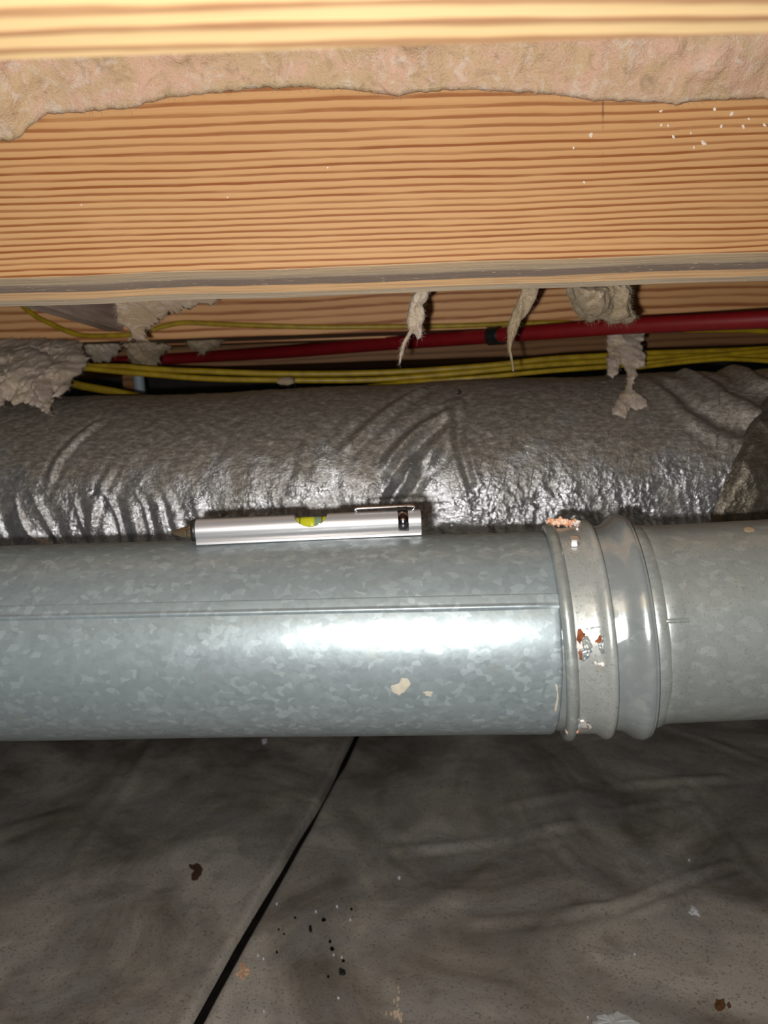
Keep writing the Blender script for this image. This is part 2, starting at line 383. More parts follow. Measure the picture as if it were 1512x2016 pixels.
c = t.mix(t.ramp(st2, [(0.45, 0.0), (0.7, 0.35)]), c, (0.42, 0.33, 0.25))
c = t.mix(t.ramp(spk, [(0.64, 0.0), (0.72, 0.8)]), c, (0.80, 0.62, 0.40))
t.bs(Base_Color=c, Roughness=0.5); t.bump(st, 0.0006, 0.7); M['girder_under'] = t.m
g = empty('floor_girder', (0, Y1, ZB)); tag(g, 'wide orange timber joist with streaked grey underside behind the metal pipe', 'joist')
DROP = ZB - at(756, 578, Y1 + 0.030).z
sec = [(0, 0.0006), (0.0006, 0), (0.030, -DROP), (0.0305, -DROP + 0.0006), (0.038, -DROP + 0.004), (0.038, 0.235), (0, 0.235)]
xs_ = np.linspace(-1.2, 1.2, 121); V = []; Fc = []; nS = len(sec)
for x in xs_:
    wv = 0.0006 * float(vn(x * 14, 0, 0, 77))
    V += [(x, y, z + (wv if z < 0.01 else 0)) for y, z in sec]
for i in range(len(xs_) - 1):
    for k in range(nS): Fc.append((i * nS + k, i * nS + (k + 1) % nS, (i + 1) * nS + (k + 1) % nS, (i + 1) * nS + k))
Fc += [tuple(range(nS)), tuple((len(xs_) - 1) * nS + k for k in range(nS))]
me = recalc(mesh_np('timber', V, Fc))
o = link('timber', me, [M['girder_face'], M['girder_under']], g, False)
for p in me.polygons:
    if p.normal.z < -0.25: p.material_index = 1
# near joist
nj = empty('floor_joist', (0, Y0B - 0.038, at(756, 97, Y0B).z)); tag(nj, 'pale timber joist with broad soft grain hiding the top of the pink insulation', 'joist')
box('timber', -1.0, 1.0, -0.10, 0.038, 0, ZTOP - nj.location.z, [M['near_face']], nj, 0.0015)
# back joist: four plies, the last ones darker
bj = empty('floor_joist', (0, Y2, at(756, 653, Y2).z)); tag(bj, 'orange coarse grained joist with a yellow cable along its face', 'joist')
for i in range(4):
    box('ply', -1.5, 1.5, i * 0.036 + 0.0003, (i + 1) * 0.036, (0, 0.001, -0.001, 0.002)[i], ZTOP - bj.location.z, [M['back_face'], M['under'] if i % 2 == 0 else M['ply_grey']], bj, 0.0012, 1)
fj = empty('sill_beam', (0, 1.36, at(565, 716, 1.36).z)); tag(fj, 'dark brown beam in the shadow behind the coarse grained joist', 'beam')
box('timber', -1.55, 1.55, 0, 0.26, 0, ZTOP - fj.location.z, [M['far_wood'], M['far_wood']], fj, 0.002, 1)
# weathered blocking standing between girder and back joist
bf = at(245, 652, Y2); bfl = at(214, 652, Y2)
bl = empty('blocking_board', (bf.x, Y1 + 0.038, bf.z)); tag(bl, 'grey weathered blocking board bridging the two orange joists', 'board')
box('board', bfl.x - bf.x, 0, 0.0005, Y2 - Y1 - 0.0385, 0, ZTOP - bf.z - 0.001, M['block'], bl, 0.001)
# ------------------------------------------------------------------ plastic ground sheets with a dark gap between them
seam_px = [(705, 1432), (668, 1510), (640, 1562), (560, 1700), (470, 1850), (378, 2016), (330, 2105)]
seam = [at_z(px, py, 0.012) for px, py in seam_px]
sy = np.array([p.y for p in seam])[::-1]; sx = np.array([p.x for p in seam])[::-1]
sy = np.concatenate([[0.0], sy, [2.5]]); k0 = (sx[1] - sx[0]) / (sy[2] - sy[1]); k1 = (sx[-1] - sx[-2]) / (sy[-2] - sy[-3])
sx = np.concatenate([[sx[0] - k0 * sy[1]], sx, [sx[-1] + k1 * (2.5 - sy[-2])]])
folds = [([(1296, 1422), (1512, 1502)], .004, .010), ([(1346, 1550), (1425, 1640), (1470, 1706), (1530, 1775)], .006, .009),
         ([(786, 1672), (1000, 1648), (1126, 1625)], .006, .012), ([(1006, 1588), (1256, 1540), (1420, 1530)], .006, .013),
         ([(1200, 1600), (1300, 1580)], .004, .008), ([(940, 1815), (1100, 1795), (1206, 1778), (1330, 1735), (1430, 1700)], .007, .010),
         ([(1256, 1792), (1456, 1722)], .005, .008), ([(1086, 1645), (1136, 1700)], .004, .007), ([(1180, 1875), (1230, 1917)], .003, .006),
         ([(766, 1450), (768, 1640)], .003, .010), ([(800, 1810), (900, 1760), (960, 1720)], .006, .02), ([(1040, 1930), (1090, 1960)], .003, .006)]
folds_l = [([(310, 1450), (250, 1550), (195, 1617), (115, 1765), (0, 1985), (-40, 2060)], .006, .014), ([(0, 1640), (150, 1600)], .005, .02),
           ([(420, 1520), (520, 1600)], .004, .03), ([(330, 1760), (420, 1690)], .004, .018)]
def sheet(name, sidesign, mat, fl, label):
    ny, nx = 360, 260
    ys = 0.32 + (2.25 - 0.32) * np.linspace(0, 1, ny) ** 1.25
    xs = np.interp(ys, sy, sx); gap = 0.0056 + 0.0018 * vn(ys * 9, ys * 0, 0, 5)
    gap = gap * (0.35 + 0.65 * smooth(0.02, 0.12, np.abs(ys - np.interp(1562, [1432, 1562], [seam[0].y, seam[2].y]))))
    u = np.linspace(0, 1, nx) ** 1.3
    edge = xs + sidesign * gap
    X = edge[:, None] + sidesign * u[None, :] * 1.25; Y = np.repeat(ys[:, None], nx, 1)
    Z = 0.012 + 0.008 * fbm(X * 4, Y * 4, 0, 3, 3) + 0.0016 * ridged(X * 9, Y * 6, 8, 3)
    for px, h, wd in fl:
        q = [at_z(a, b, 0.012) for a, b in px]; best = np.full(X.shape, 9.0); ssd = np.zeros(X.shape)
        for a, b in zip(q[:-1], q[1:]):
            d, t, sdv = seg_d(X, Y, (a.x, a.y), (b.x, b.y)); ssd = np.where(d < best, sdv, ssd); best = np.minimum(best, d)
        h = h * 0.55 * (0.7 + 0.6 * vn(X * 14, Y * 14, 0, 91)); wd = wd * 0.8
        Z += h * np.exp(-(best / wd) ** 2) * np.where(ssd > 0, 1.0, 0.75) - 0.5 * h * np.exp(-((ssd + 1.7 * wd) / (wd)) ** 2) * np.exp(-(best / (2.6 * wd)) ** 4)
    dd = np.abs(X - edge[:, None])
    Z = 0.001 + (Z - 0.001) * np.clip(1 - (1 - np.clip(dd / 0.006, 0, 1)) ** 2, 0, 1) + 0.0012 * np.exp(-((dd - 0.010) / 0.007) ** 2)
    Z = np.maximum(Z, 0.0008)
    me = recalc(grid(name, np.stack([X, Y, Z], -1)))
    if me.polygons[1000].normal.z < 0: recalc(me, True)
    o = link(name, me, mat); return tag(o, label, 'plastic sheet')
sheet('plastic_sheet', 1, M['sheet_a'], folds, 'crumpled dusty grey plastic ground sheet with crossing folds under the pipe coupling')
sheet('plastic_sheet', -1, M['sheet_b'], folds_l, 'dark grey plastic ground sheet with one long slanting fold and a rusty smear')

# ------------------------------------------------------------------ insulation in the bay above
edge_px = [(-260, 285), (-60, 284), (0, 279), (42, 272), (58, 250), (95, 226), (150, 222), (240, 215), (330, 195), (400, 186), (480, 176), (600, 172), (700, 178),
           (760, 187), (785, 190), (830, 182), (900, 178), (1000, 180), (1080, 185), (1150, 197), (1250, 200), (1330, 205), (1400, 198), (1512, 195), (1800, 198)]
E = [at(a, b, Y1 - 0.001) for a, b in edge_px]
ex = np.array([p.x for p in E]); ez = np.array([p.z for p in E])
nx, ny = 620, 150
xs = np.linspace(-0.42, 0.42, nx); ts = np.linspace(0, 1, ny)
X = np.repeat(xs[:, None], ny, 1); T = np.repeat(ts[None, :], nx, 0); Yb = (Y1 - 0.001) - T * (Y1 - 0.001 - (Y0B + 0.002))
zc = np.interp(xs, ex, ez) + 0.0012 * fbm(xs * 160, xs * 0, 0, 4, 4)
D_ = (Y1 - 0.001) - Yb; rise = 0.062 * (1 - np.exp(-D_ / 0.055))
Z = zc[:, None] * (1 - smooth(0.10, 0.6, T)) + np.interp(xs, ex, ez).mean() * smooth(0.10, 0.6, T) + rise
Z = Z + smooth(0.0, 0.07, T) * (0.017 * fbm(X * 16, Yb * 26, 0, 21, 3) + 0.006 * ridged(X * 26, Yb * 34, 31, 3) - 0.003)
V1 = np.stack([X, Yb, Z], -1)
top = np.stack([X, Yb, np.full_like(Z, ZTOP - 0.001)], -1)
ring = np.concatenate([V1, top[:, ::-1]], 1)
me = recalc(grid('insulation_batt', ring, cv=True))
def fibres(bm_me, pts, dirs, ln, wd, seed):
    r = np.random.default_rng(seed); V = []; Fc = []
    for p, d in zip(pts, dirs):
        d = d / (np.linalg.norm(d) + 1e-9); s = np.cross(d, r.normal(size=3)); s /= np.linalg.norm(s) + 1e-9
        L = ln * r.uniform(0.3, 1.3); c = s * L * r.uniform(-0.45, 0.45); w2 = np.cross(d, s) * wd
        b = len(V); V += [p - w2, p + w2, p + d * L * 0.55 + c * 0.5 + w2 * 0.8, p + d * L * 0.55 + c * 0.5 - w2 * 0.8, p + d * L + c + np.array([0, 0, -0.2 * L])]
        Fc += [(b, b + 1, b + 2, b + 3), (b + 3, b + 2, b + 4)]
    return V, Fc
def add_fibres(o, pts, dirs, ln=0.006, wd=0.00012, seed=0, mat=None):
    V, Fc = fibres(None, pts, dirs, ln, wd, seed)
    f = link('fibres', mesh_np('fibres', V, Fc), mat or o.data.materials[0], o); f['kind'] = 'stuff'; return f
batt = link('insulation_batt', me, M['wool']); tag(batt, 'thick pink fibreglass batt pressed against the top of the wide orange joist', 'insulation')
NF = 7000; idx = rng.integers(0, nx, NF); jt = (rng.random(NF) ** 2.0 * (ny * 0.5)).astype(int)
add_fibres(batt, V1[idx, jt], rng.normal(size=(NF, 3)) * [1, .6, .5] + [0, -.3, -.3], 0.005, 0.00007, 2)

# ------------------------------------------------------------------ hanging clumps of glass wool
def clump(name, label, poly, Ytop, Ybot, thick, mat, jag=1.0, fib=300, step=0.0012, group=None, parent=None, seed=0, lump=70, strand=0.0):
    """a torn lump: outline at its own depth, inflated front and back with lumps"""
    y0 = min(p[1] for p in poly); y1 = max(p[1] for p in poly)
    yy = lambda py: Ytop + (Ybot - Ytop) * (py - y0) / (y1 - y0)
    W = [at(px, py, yy(py)) for px, py in poly]
    P = []
    for a, b in zip(W, W[1:] + W[:1]):
        n = max(2, int((b - a).length / (step * 1.5)))
        for k in range(n): P.append(a + (b - a) * (k / n))
    P = np.array([(p.x, p.z, p.y) for p in P])
    P[:, 0] += jag * 0.0016 * fbm(P[:, 0] * 210, P[:, 1] * 210, 0, seed + 1, 3); P[:, 1] += jag * 0.0016 * fbm(P[:, 0] * 210, P[:, 1] * 210, 3.3, seed + 2, 3)
    x0, x1 = P[:, 0].min() - step, P[:, 0].max() + step; z0, z1 = P[:, 1].min() - step, P[:, 1].max() + step
    gx, gz = np.meshgrid(np.arange(x0, x1 + step, step), np.arange(z0, z1 + step, step), indexing='ij')
    A = P[:, :2]; B = np.roll(A, -1, 0)
    fx, fz = gx.ravel(), gz.ravel()
    ins = np.zeros(len(fx), bool); dist = np.full(len(fx), 9.0); nearest = np.zeros((len(fx), 2))
    for (ax, az), (bx, bz) in zip(A, B):
        c = ((az > fz) != (bz > fz)) & (fx < (bx - ax) * (fz - az) / (bz - az + 1e-12) + ax); ins ^= c
        dx, dz = bx - ax, bz - az; t = np.clip(((fx - ax) * dx + (fz - az) * dz) / (dx * dx + dz * dz + 1e-15), 0, 1)
        qx, qz = ax + t * dx, az + t * dz; d = np.hypot(fx - qx, fz - qz); u = d < dist
        dist = np.where(u, d, dist); nearest[u] = np.stack([qx, qz], -1)[u]
    ins = ins.reshape(gx.shape); nu, nv = gx.shape
    cell = ins[:-1, :-1] | ins[1:, :-1] | ins[:-1, 1:] | ins[1:, 1:]
    use = np.zeros_like(ins); use[:-1, :-1] |= cell; use[1:, :-1] |= cell; use[:-1, 1:] |= cell; use[1:, 1:] |= cell
    rim = (use & ~ins).ravel(); use = use.ravel()
    px_ = np.where(rim, nearest[:, 0], fx); pz_ = np.where(rim, nearest[:, 1], fz); dd = np.where(rim, 0.0, dist)
    zt, zb = W[poly.index(min(poly, key=lambda p: p[1]))].z, W[poly.index(max(poly, key=lambda p: p[1]))].z
    yc = Ytop + (Ybot - Ytop) * np.clip((pz_ - zt) / (zb - zt), 0, 1) + 0.004 * fbm(px_ * 40, pz_ * 40, 0, seed, 2)
    prof = np.sqrt(np.clip(1 - (1 - np.clip(dd / thick, 0, 1)) ** 2, 0, 1))
    nz = fbm(px_ * lump, pz_ * lump * (0.45 if strand else 1), 0, seed + 9, 4); nz2 = ridged(px_ * lump * 1.6 + pz_ * strand * 40, pz_ * lump * (0.3 if strand else 1.3), seed + 19, 3)
    nz3 = fbm(px_ * lump * 5, pz_ * lump * 5, 0, seed + 29, 3)
    tf = thick * prof * (0.72 + 0.75 * nz + 0.45 * nz2) + 0.0012 * nz3 * np.minimum(1, dd / 0.002); tb = thick * 0.7 * prof
    ids = -np.ones(len(fx), int); ids[use] = np.arange(use.sum()); nV = use.sum()
    front = np.stack([px_, yc - np.maximum(tf, 0), pz_], -1)[use]
    backi = ids.copy(); nb = use & ~rim; backi[nb] = nV + np.arange(nb.sum())
    back = np.stack([px_, yc + tb, pz_], -1)[nb]
    V = np.concatenate([front, back]); Fc = []
    I = np.arange(nu * nv).reshape(nu, nv)
    for i, j in zip(*np.nonzero(cell)):
        q = (I[i, j], I[i + 1, j], I[i + 1, j + 1], I[i, j + 1])
        f = tuple(ids[k] for k in q); b = tuple(backi[k] for k in q)[::-1]
        Fc.append(f)
        if not all(rim[k] for k in q): Fc.append(b)
    base = V.mean(0); base[2] = V[:, 2].max()
    me = recalc(mesh_np(name, V - base, Fc)); o = link(name, me, mat, None, True, Vector(base))
    if label: tag(o, label, 'insulation', group)
    fib = int(fib * 2.5)
    if fib:
        r = np.random.default_rng(seed + 5); k = r.integers(0, len(P), fib // 2); kf = r.integers(0, nV, fib - fib // 2)
        pts = np.concatenate([np.stack([P[k, 0], np.interp(P[k, 1], [min(zb, zt), max(zb, zt)], [Ybot, Ytop]), P[k, 1]], -1), front[kf]]) - base
        dirs = np.concatenate([np.stack([P[k, 0] - P[:, 0].mean(), 0 * k, P[k, 1] - P[:, 1].mean()], -1) * 60 + r.normal(size=(len(k), 3)) * 0.7, r.normal(size=(len(kf), 3)) + [0, -.6, -.6]])
        add_fibres(o, pts, dirs, 0.0042, 0.00007, seed)
    return o
big = clump('insulation_clump', 'large pale ragged glass wool clump drooping onto the foil duct', [(-60, 668), (60, 666), (162, 672), (179, 711), (165, 738), (139, 751), (137, 771), (116, 784), (109, 771), (106, 790), (98, 814), (88, 806), (79, 797), (66, 795), (43, 794), (20, 783), (5, 797), (-20, 790), (-60, 800)],
      1.00, 0.80, 0.036, M['wool_pale'], 3.5, 700, 0.0014, seed=1, lump=45)
clump('insulation_clump', 'pinkish glass wool bag pinched by the yellow cable beside the grey board', [(238, 578), (430, 574), (427, 588), (417, 597), (364, 616), (331, 625), (311, 639), (291, 652), (288, 664), (296, 671), (268, 674), (240, 673), (265, 667), (265, 655), (251, 645), (240, 625)],
      0.63, 0.74, 0.022, M['wool'], 1.8, 350, seed=2, lump=45)
clump('insulation_clump', 'dark dusty glass wool tongue hanging over the red pipe', [(247, 668), (295, 668), (336, 684), (321, 700), (313, 713), (311, 729), (305, 730), (277, 727), (259, 715), (257, 703), (247, 692)], 1.06, 1.10, 0.016, M['wool_grey'], 4.0, 300, seed=3)
clump('insulation_clump', 'small pointed glass wool tuft touching the red pipe', [(362, 662), (450, 656), (438, 676), (424, 682), (408, 692), (396, 700), (384, 692), (368, 676)], 1.05, 1.07, 0.014, M['wool_grey'], 4.0, 250, seed=4)
clump('insulation_clump', 'flat glass wool scrap with pale torn edge beside the large clump', [(160, 668), (237, 664), (243, 686), (229, 700), (202, 713), (184, 713), (172, 700)], 1.06, 1.10, 0.012, M['wool_pale'], 4.5, 250, seed=6)
clump('insulation_shred', 'lumpy glass wool shred with a thin tail below the wide orange joist', [(818, 556), (846, 554), (845, 575), (843, 580), (833, 600), (839, 616), (833, 641), (831, 664), (823, 670), (815, 656), (810, 653), (805, 671), (796, 689), (789, 712), (787, 718), (785, 716), (785, 696), (795, 671), (804, 651), (800, 631), (806, 598), (815, 575)],
      0.602, 0.625, 0.008, M['wool_pale'], 0.8, 160, 0.0008, seed=7, lump=110)
clump('insulation_shred', 'smooth twisted grey glass wool strand tapering to a thread', [(1026, 548), (1064, 546), (1063, 562), (1056, 585), (1044, 611), (1026, 631), (1016, 656), (1009, 673), (1005, 689), (1012, 731), (1009, 732), (1001, 701), (997, 676), (997, 651), (1004, 626), (1016, 600), (1025, 575)],
      0.602, 0.63, 0.007, M['wool_grey'], 0.4, 90, 0.0008, seed=8, lump=130, strand=1.0)
fluff = clump('insulation_clump', 'fluffy grey glass wool tuft hanging in front of the red pipe', [(1100, 550), (1232, 545), (1234, 557), (1240, 574), (1236, 591), (1241, 609), (1254, 627), (1240, 638), (1220, 634), (1203, 641), (1186, 628), (1174, 630), (1163, 636), (1140, 626), (1126, 600), (1111, 574)],
      0.612, 0.66, 0.018, M['wool_grey'], 1.0, 450, seed=9, lump=60)
clump('insulation_clump', 'long torn glass wool rag trailing from the red pipe onto the duct', [(1196, 645), (1268, 643), (1268, 666), (1260, 680), (1266, 700), (1268, 721), (1254, 727), (1246, 748), (1241, 766), (1263, 777), (1277, 797), (1266, 803), (1251, 809), (1243, 803), (1229, 823), (1216, 818), (1203, 814), (1208, 791), (1228, 771), (1236, 754), (1231, 737), (1223, 717), (1217, 720), (1214, 737), (1203, 747), (1194, 737), (1196, 700), (1194, 680)],
      0.95, 0.835, 0.009, M['wool_pale'], 2.0, 300, seed=10, lump=60)
def lobes(parent, items, mat, lump=60):
    for i, (poly, ya, yb, th_) in enumerate(items):
        o = clump('tuft', None, poly, ya, yb, th_, mat, 1.3, 160, 0.0012, seed=200 + i * 7, lump=lump)
        o.location = o.location - parent.location; o.parent = parent
lobes(big, [([(20, 690), (60, 684), (100, 700), (112, 735), (106, 770), (98, 812), (84, 790), (66, 776), (40, 778), (24, 760), (14, 720)], 0.93, 0.80, 0.030),
            ([(112, 684), (150, 682), (170, 702), (160, 730), (140, 742), (134, 768), (116, 776), (112, 745), (104, 715)], 0.95, 0.86, 0.026),
            ([(-60, 700), (-10, 696), (16, 722), (28, 752), (18, 778), (4, 794), (-20, 780), (-60, 790)], 0.93, 0.82, 0.03)], M['wool_pale'], 40)
lobes(fluff, [([(1126, 566), (1160, 560), (1196, 566), (1206, 590), (1196, 612), (1176, 624), (1150, 618), (1132, 598)], 0.600, 0.615, 0.018),
              ([(1206, 562), (1232, 560), (1238, 582), (1233, 604), (1244, 624), (1216, 630), (1200, 624), (1208, 600)], 0.604, 0.625, 0.012)], M['wool_grey'], 60)
clump('insulation_scrap', 'tiny glass wool scrap lying on top of the duct by the cables', [(545, 755), (548, 748), (556, 743), (568, 741), (577, 744), (579, 754), (565, 758)], 0.945, 0.94, 0.006, M['wool_grey'], 0.8, 40, 0.0009, seed=12)

# ------------------------------------------------------------------ red water pipe and yellow cables
def redY(px): return min(1.33, 1.0 / (1 / 0.80 + (px - 1512) * (1 / 0.80 - 1 / 1.2) / (1512 - 565)))
red_px = [(1760, 611), (1512, 628), (1230, 642), (1094, 652), (985, 660), (900, 666.5), (756, 677), (565, 693), (430, 701), (330, 707), (190, 715), (60, 722)]
rp = [at(a, b, redY(a)) for a, b in red_px]
rb = rp[0]
rpipe = empty('water_pipe', rb); tag(rpipe, 'red plastic water pipe running slantwise under the joist', 'pipe')
link('tube', tube_path([p - rb for p in rp], 0.0093, 20), M['red'], rpipe)
c0, c1 = at(962, 661.5, redY(962)) - rb, at(984, 660, redY(984)) - rb
link('clip_band', tube_path([c0, (c0 + c1) / 2, c1], 0.0112, 20), M['black'], rpipe)['label'] = 'black band around the red pipe'
c2 = c1 + Vector((0.006, 0, -0.0088))
link('clip_foot', tube_path([c0 + Vector((0, 0, -0.0088)), (c0 + c2 + Vector((0, 0, -0.0088))) / 2, c2], 0.0028, 12, 0.008), M['black'], rpipe)
def cable(label, px, Ys, r=0.0032, group='yellow cables resting on the duct'):
    pts = [at(a, b, Ys if not isinstance(Ys, (list, tuple)) else Ys[i]) for i, (a, b) in enumerate(px)]
    me = tube_path([p - pts[0] for p in pts], r, 12, r * 0.75)
    return tag(link('electrical_cable', me, M['yellow'], None, True, pts[0]), label, 'cable', group)
cable('yellow cable dipping under the glass wool bag and running along the joist face', [(25, 585), (66, 620), (99, 637), (132, 652), (159, 660), (198, 661.5), (258, 658.5), (291, 652), (324, 642), (364, 635.5), (430, 638), (500, 640.5), (631, 644), (800, 642.5), (896, 641.5), (1026, 637), (1122, 636), (1250, 642), (1355, 650), (1432, 650), (1512, 652.5), (1640, 658)], 0.998, 0.0031, group=None)
CY = 0.995
cable('topmost yellow cable of the bundle on the duct', [(90, 716), (180, 721), (245, 722), (313, 727.5), (400, 731), (565, 736), (756, 733.5), (950, 721), (1080, 707), (1194, 700.5), (1270, 696), (1394, 692), (1471, 689), (1620, 680)], 1.005, 0.0038)
cable('second yellow cable of the bundle, rising past the others beside the rag', [(90, 716), (176, 725.5), (249, 733), (309, 738), (368, 743), (448, 747), (532, 748), (631, 749), (747, 747), (900, 735), (1080, 718), (1194, 711), (1270, 705), (1394, 700), (1512, 700), (1620, 700)], CY, 0.0036)
cable('thin lowest yellow cable of the bundle crossing upwards over the others', [(600, 800), (690, 768), (800, 753), (931, 744), (1080, 730.5), (1194, 722), (1274, 715), (1355, 705.5), (1452, 696), (1512, 690), (1620, 678)], [1.085, 1.045, 0.995] + [0.975] * 8, 0.0030)
cable('short yellow cable leaving the bundle over the crumpled duct end', [(1230, 727), (1320, 716), (1382, 710), (1432, 707), (1512, 711), (1620, 720)], 0.965, 0.0026)
cable('dim yellow cable sagging into the dark gap beside the large clump', [(60, 730), (120, 748), (158, 759), (190, 765), (229, 772), (290, 785)], 1.12, 0.0055)
# dark gap behind the duct
pp = empty('timber_post', Vector((at(254, 760, 1.5).x, 1.5, 0))); tag(pp, 'brown timber post standing in the dark gap above the duct', 'post')
box('post', -0.012, 0.012, 0, 0.06, 0, fj.location.z - 0.001, M['far_wood'], pp, 0.002)
wp = at(277, 757, 1.5)
bp = tag(link('drain_pipe', tube_path([Vector((-0.004, 0, 0.20)), Vector((0, 0, 0)), Vector((0.006, 0, -0.2)), Vector((0.012, 0, -wp.z + 0.002))], 0.010, 16), M['blue_pipe'], None, True, wp + Vector((0.001, -0.012, -0.10))), 'pale blue plastic pipe standing beside the brown timber post', 'pipe')
bp.location.z = wp.z

# ------------------------------------------------------------------ foil duct
C0 = at(0, 1000, 0.965); C1 = at(1512, 943, 0.955); RD = 0.1335
C1.z = C1.z; axD, aD, bD = frame(C1 - C0); LD = (C1 - C0).length
def cyl_hit(px, py, c, ax, r):
    d = ray(px, py); o = CAM - c; dp = d - ax * d.dot(ax); op = o - ax * o.dot(ax)
    A_, B_, C_ = dp.dot(dp), 2 * dp.dot(op), op.dot(op) - r * r; D_ = B_ * B_ - 4 * A_ * C_
    t = (-B_ - math.sqrt(max(D_, 0))) / (2 * A_)
    p = CAM + d * t; s = (p - c).dot(ax); n = (p - c - ax * s).normalized(); return p, s, n
def duct_uv(px, py):
    p, s, n = cyl_hit(px, py, C0, axD, RD); return s, math.atan2(n.dot(bD), n.dot(aD)) * RD
ns = 820; ss = np.linspace(-0.14, LD + 0.14, ns)
th = np.concatenate([np.linspace(R_(-75), R_(115), 400), np.linspace(R_(117), R_(283), 40)]); nt = len(th); th = np.where(th > math.pi, th - 2 * math.pi, th)
SS, TH = np.meshgrid(ss, th, indexing='ij'); AR = TH * RD
low = smooth(0.05, -0.02, AR); left = smooth(0.42, 0.10, SS); mid = np.exp(-((SS - 0.60) / 0.17) ** 2)
dr = 0.004 * fbm(SS * 4, AR * 5, 0, 41, 3)
dr = dr + 0.0016 * (0.35 + low) * (0.4 + left) * vn(SS * 62 + 2.2 * vn(SS * 9, AR * 9, 0, 3), AR * 11 - SS * 6, 0, 44)
dr = dr + 0.0016 * ridged(SS * 30 + AR * 14, AR * 26, 47, 3) * (0.22 + 1.5 * low * mid)
dr = dr + 0.0017 * low * (0.2 + mid) * ridged(SS * 70 + AR * 20, AR * 70, 57, 3)
dr = dr + 0.0021 * low * (0.25 + left) * (1 - 2 * np.abs(vn(SS * 95 + 2.5 * vn(SS * 14, AR * 12, 0, 8) + AR * 18, AR * 9, 0, 64)))
dr = dr + 0.0006 * fbm(SS * 110, AR * 110, 0, 51, 2)
dfolds = [([(690, 875), (740, 830), (785, 795), (830, 770)], .0035, .007), ([(770, 905), (800, 870), (830, 845), (870, 820)], .007, .008), ([(800, 940), (840, 900), (880, 850), (896, 800)], .005, .010),
          ([(770, 985), (795, 950), (805, 915)], .006, .009), ([(100, 940), (115, 905), (150, 865), (190, 835)], .0028, .005), ([(180, 1030), (200, 960), (215, 930)], .0015, .005),
          ([(1320, 760), (1370, 800), (1420, 830), (1480, 850)], -.007, .012), ([(1350, 740), (1420, 780), (1490, 815)], .006, .012), ([(1440, 720), (1490, 755), (1540, 770)], .007, .013),
          ([(895, 800), (905, 880), (925, 950)], -.003, .006), ([(560, 1010), (590, 930), (600, 880)], .0014, .006)]
for px, h, wd in dfolds:
    q = [duct_uv(*p) for p in px]; best = np.full(SS.shape, 9.0); ssd = np.zeros(SS.shape)
    for a, b in zip(q[:-1], q[1:]):
        d, t, sdv = seg_d(SS, AR, a, b); ssd = np.where(d < best, sdv, ssd); best = np.minimum(best, d)
    dr = dr + h * np.exp(-(best / wd) ** 2) - 0.6 * h * np.exp(-((np.abs(ssd) - 1.6 * wd) / wd) ** 2) * np.exp(-(best / (2.4 * wd)) ** 4)
RR = RD + dr
def cylpts(SS, TH, RR, c, ax, a, b):
    e = np.cos(TH)[..., None] * np.array(a) + np.sin(TH)[..., None] * np.array(b)
    return np.array(c) + SS[..., None] * np.array(ax) + RR[..., None] * e
base = Vector((C0 + axD * LD / 2 - Vector((0, 0, RD))))
P = cylpts(SS, TH, RR, C0, axD, aD, bD) - np.array(base)
duct = empty('insulated_duct', base); tag(duct, 'fat wrinkled foil jacketed duct lying behind the metal pipe', 'duct')
link('foil_jacket', recalc(grid('foil_jacket', P, cv=True, uv=np.stack([SS, AR], -1))), M['foil'], duct)
wpx = [(1392, 1060), (1402, 1010), (1420, 960), (1445, 900), (1466, 858), (1482, 815), (1498, 795)]
wq = sorted([duct_uv(*p) for p in wpx], key=lambda q: q[1]); wa = [q[1] for q in wq] ; ws = [q[0] for q in wq]
wa = [-math.pi * RD] + wa + [wa[-1] + 0.05, math.pi * RD]; ws = [ws[0] - 0.01] + ws + [ws[-1] + 0.06, ws[-1] + 0.10]
tt = np.linspace(0, 1, 150); th2 = np.linspace(-math.pi, math.pi, 400, endpoint=False); TH2, TT = np.meshgrid(th2, tt, indexing='ij'); A2 = TH2 * RD
sb = np.interp(A2, wa, ws) + 0.003 * fbm(A2 * 60, A2 * 0, 0, 61, 3); S2 = sb + TT * (LD + 0.22 - sb)
R2 = RD + np.interp(0, [0], [0]) + 0.004 * fbm(S2 * 4, A2 * 5, 0, 41, 3) + smooth(-0.01, 0.03, TT) * (0.006 + 0.006 * ridged(S2 * 14 + A2 * 6, A2 * 9 - S2 * 6, 71, 3) + 0.004 * fbm(S2 * 30, A2 * 30, 0, 73, 3)) + 0.002
link('end_wrap', recalc(grid('end_wrap', cylpts(S2, TH2, R2, C0, axD, aD, bD) - np.array(base), cu=True, uv=np.stack([S2, A2], -1))), M['wrap'], duct)['label'] = 'dark crumpled wrap around the end of the duct'

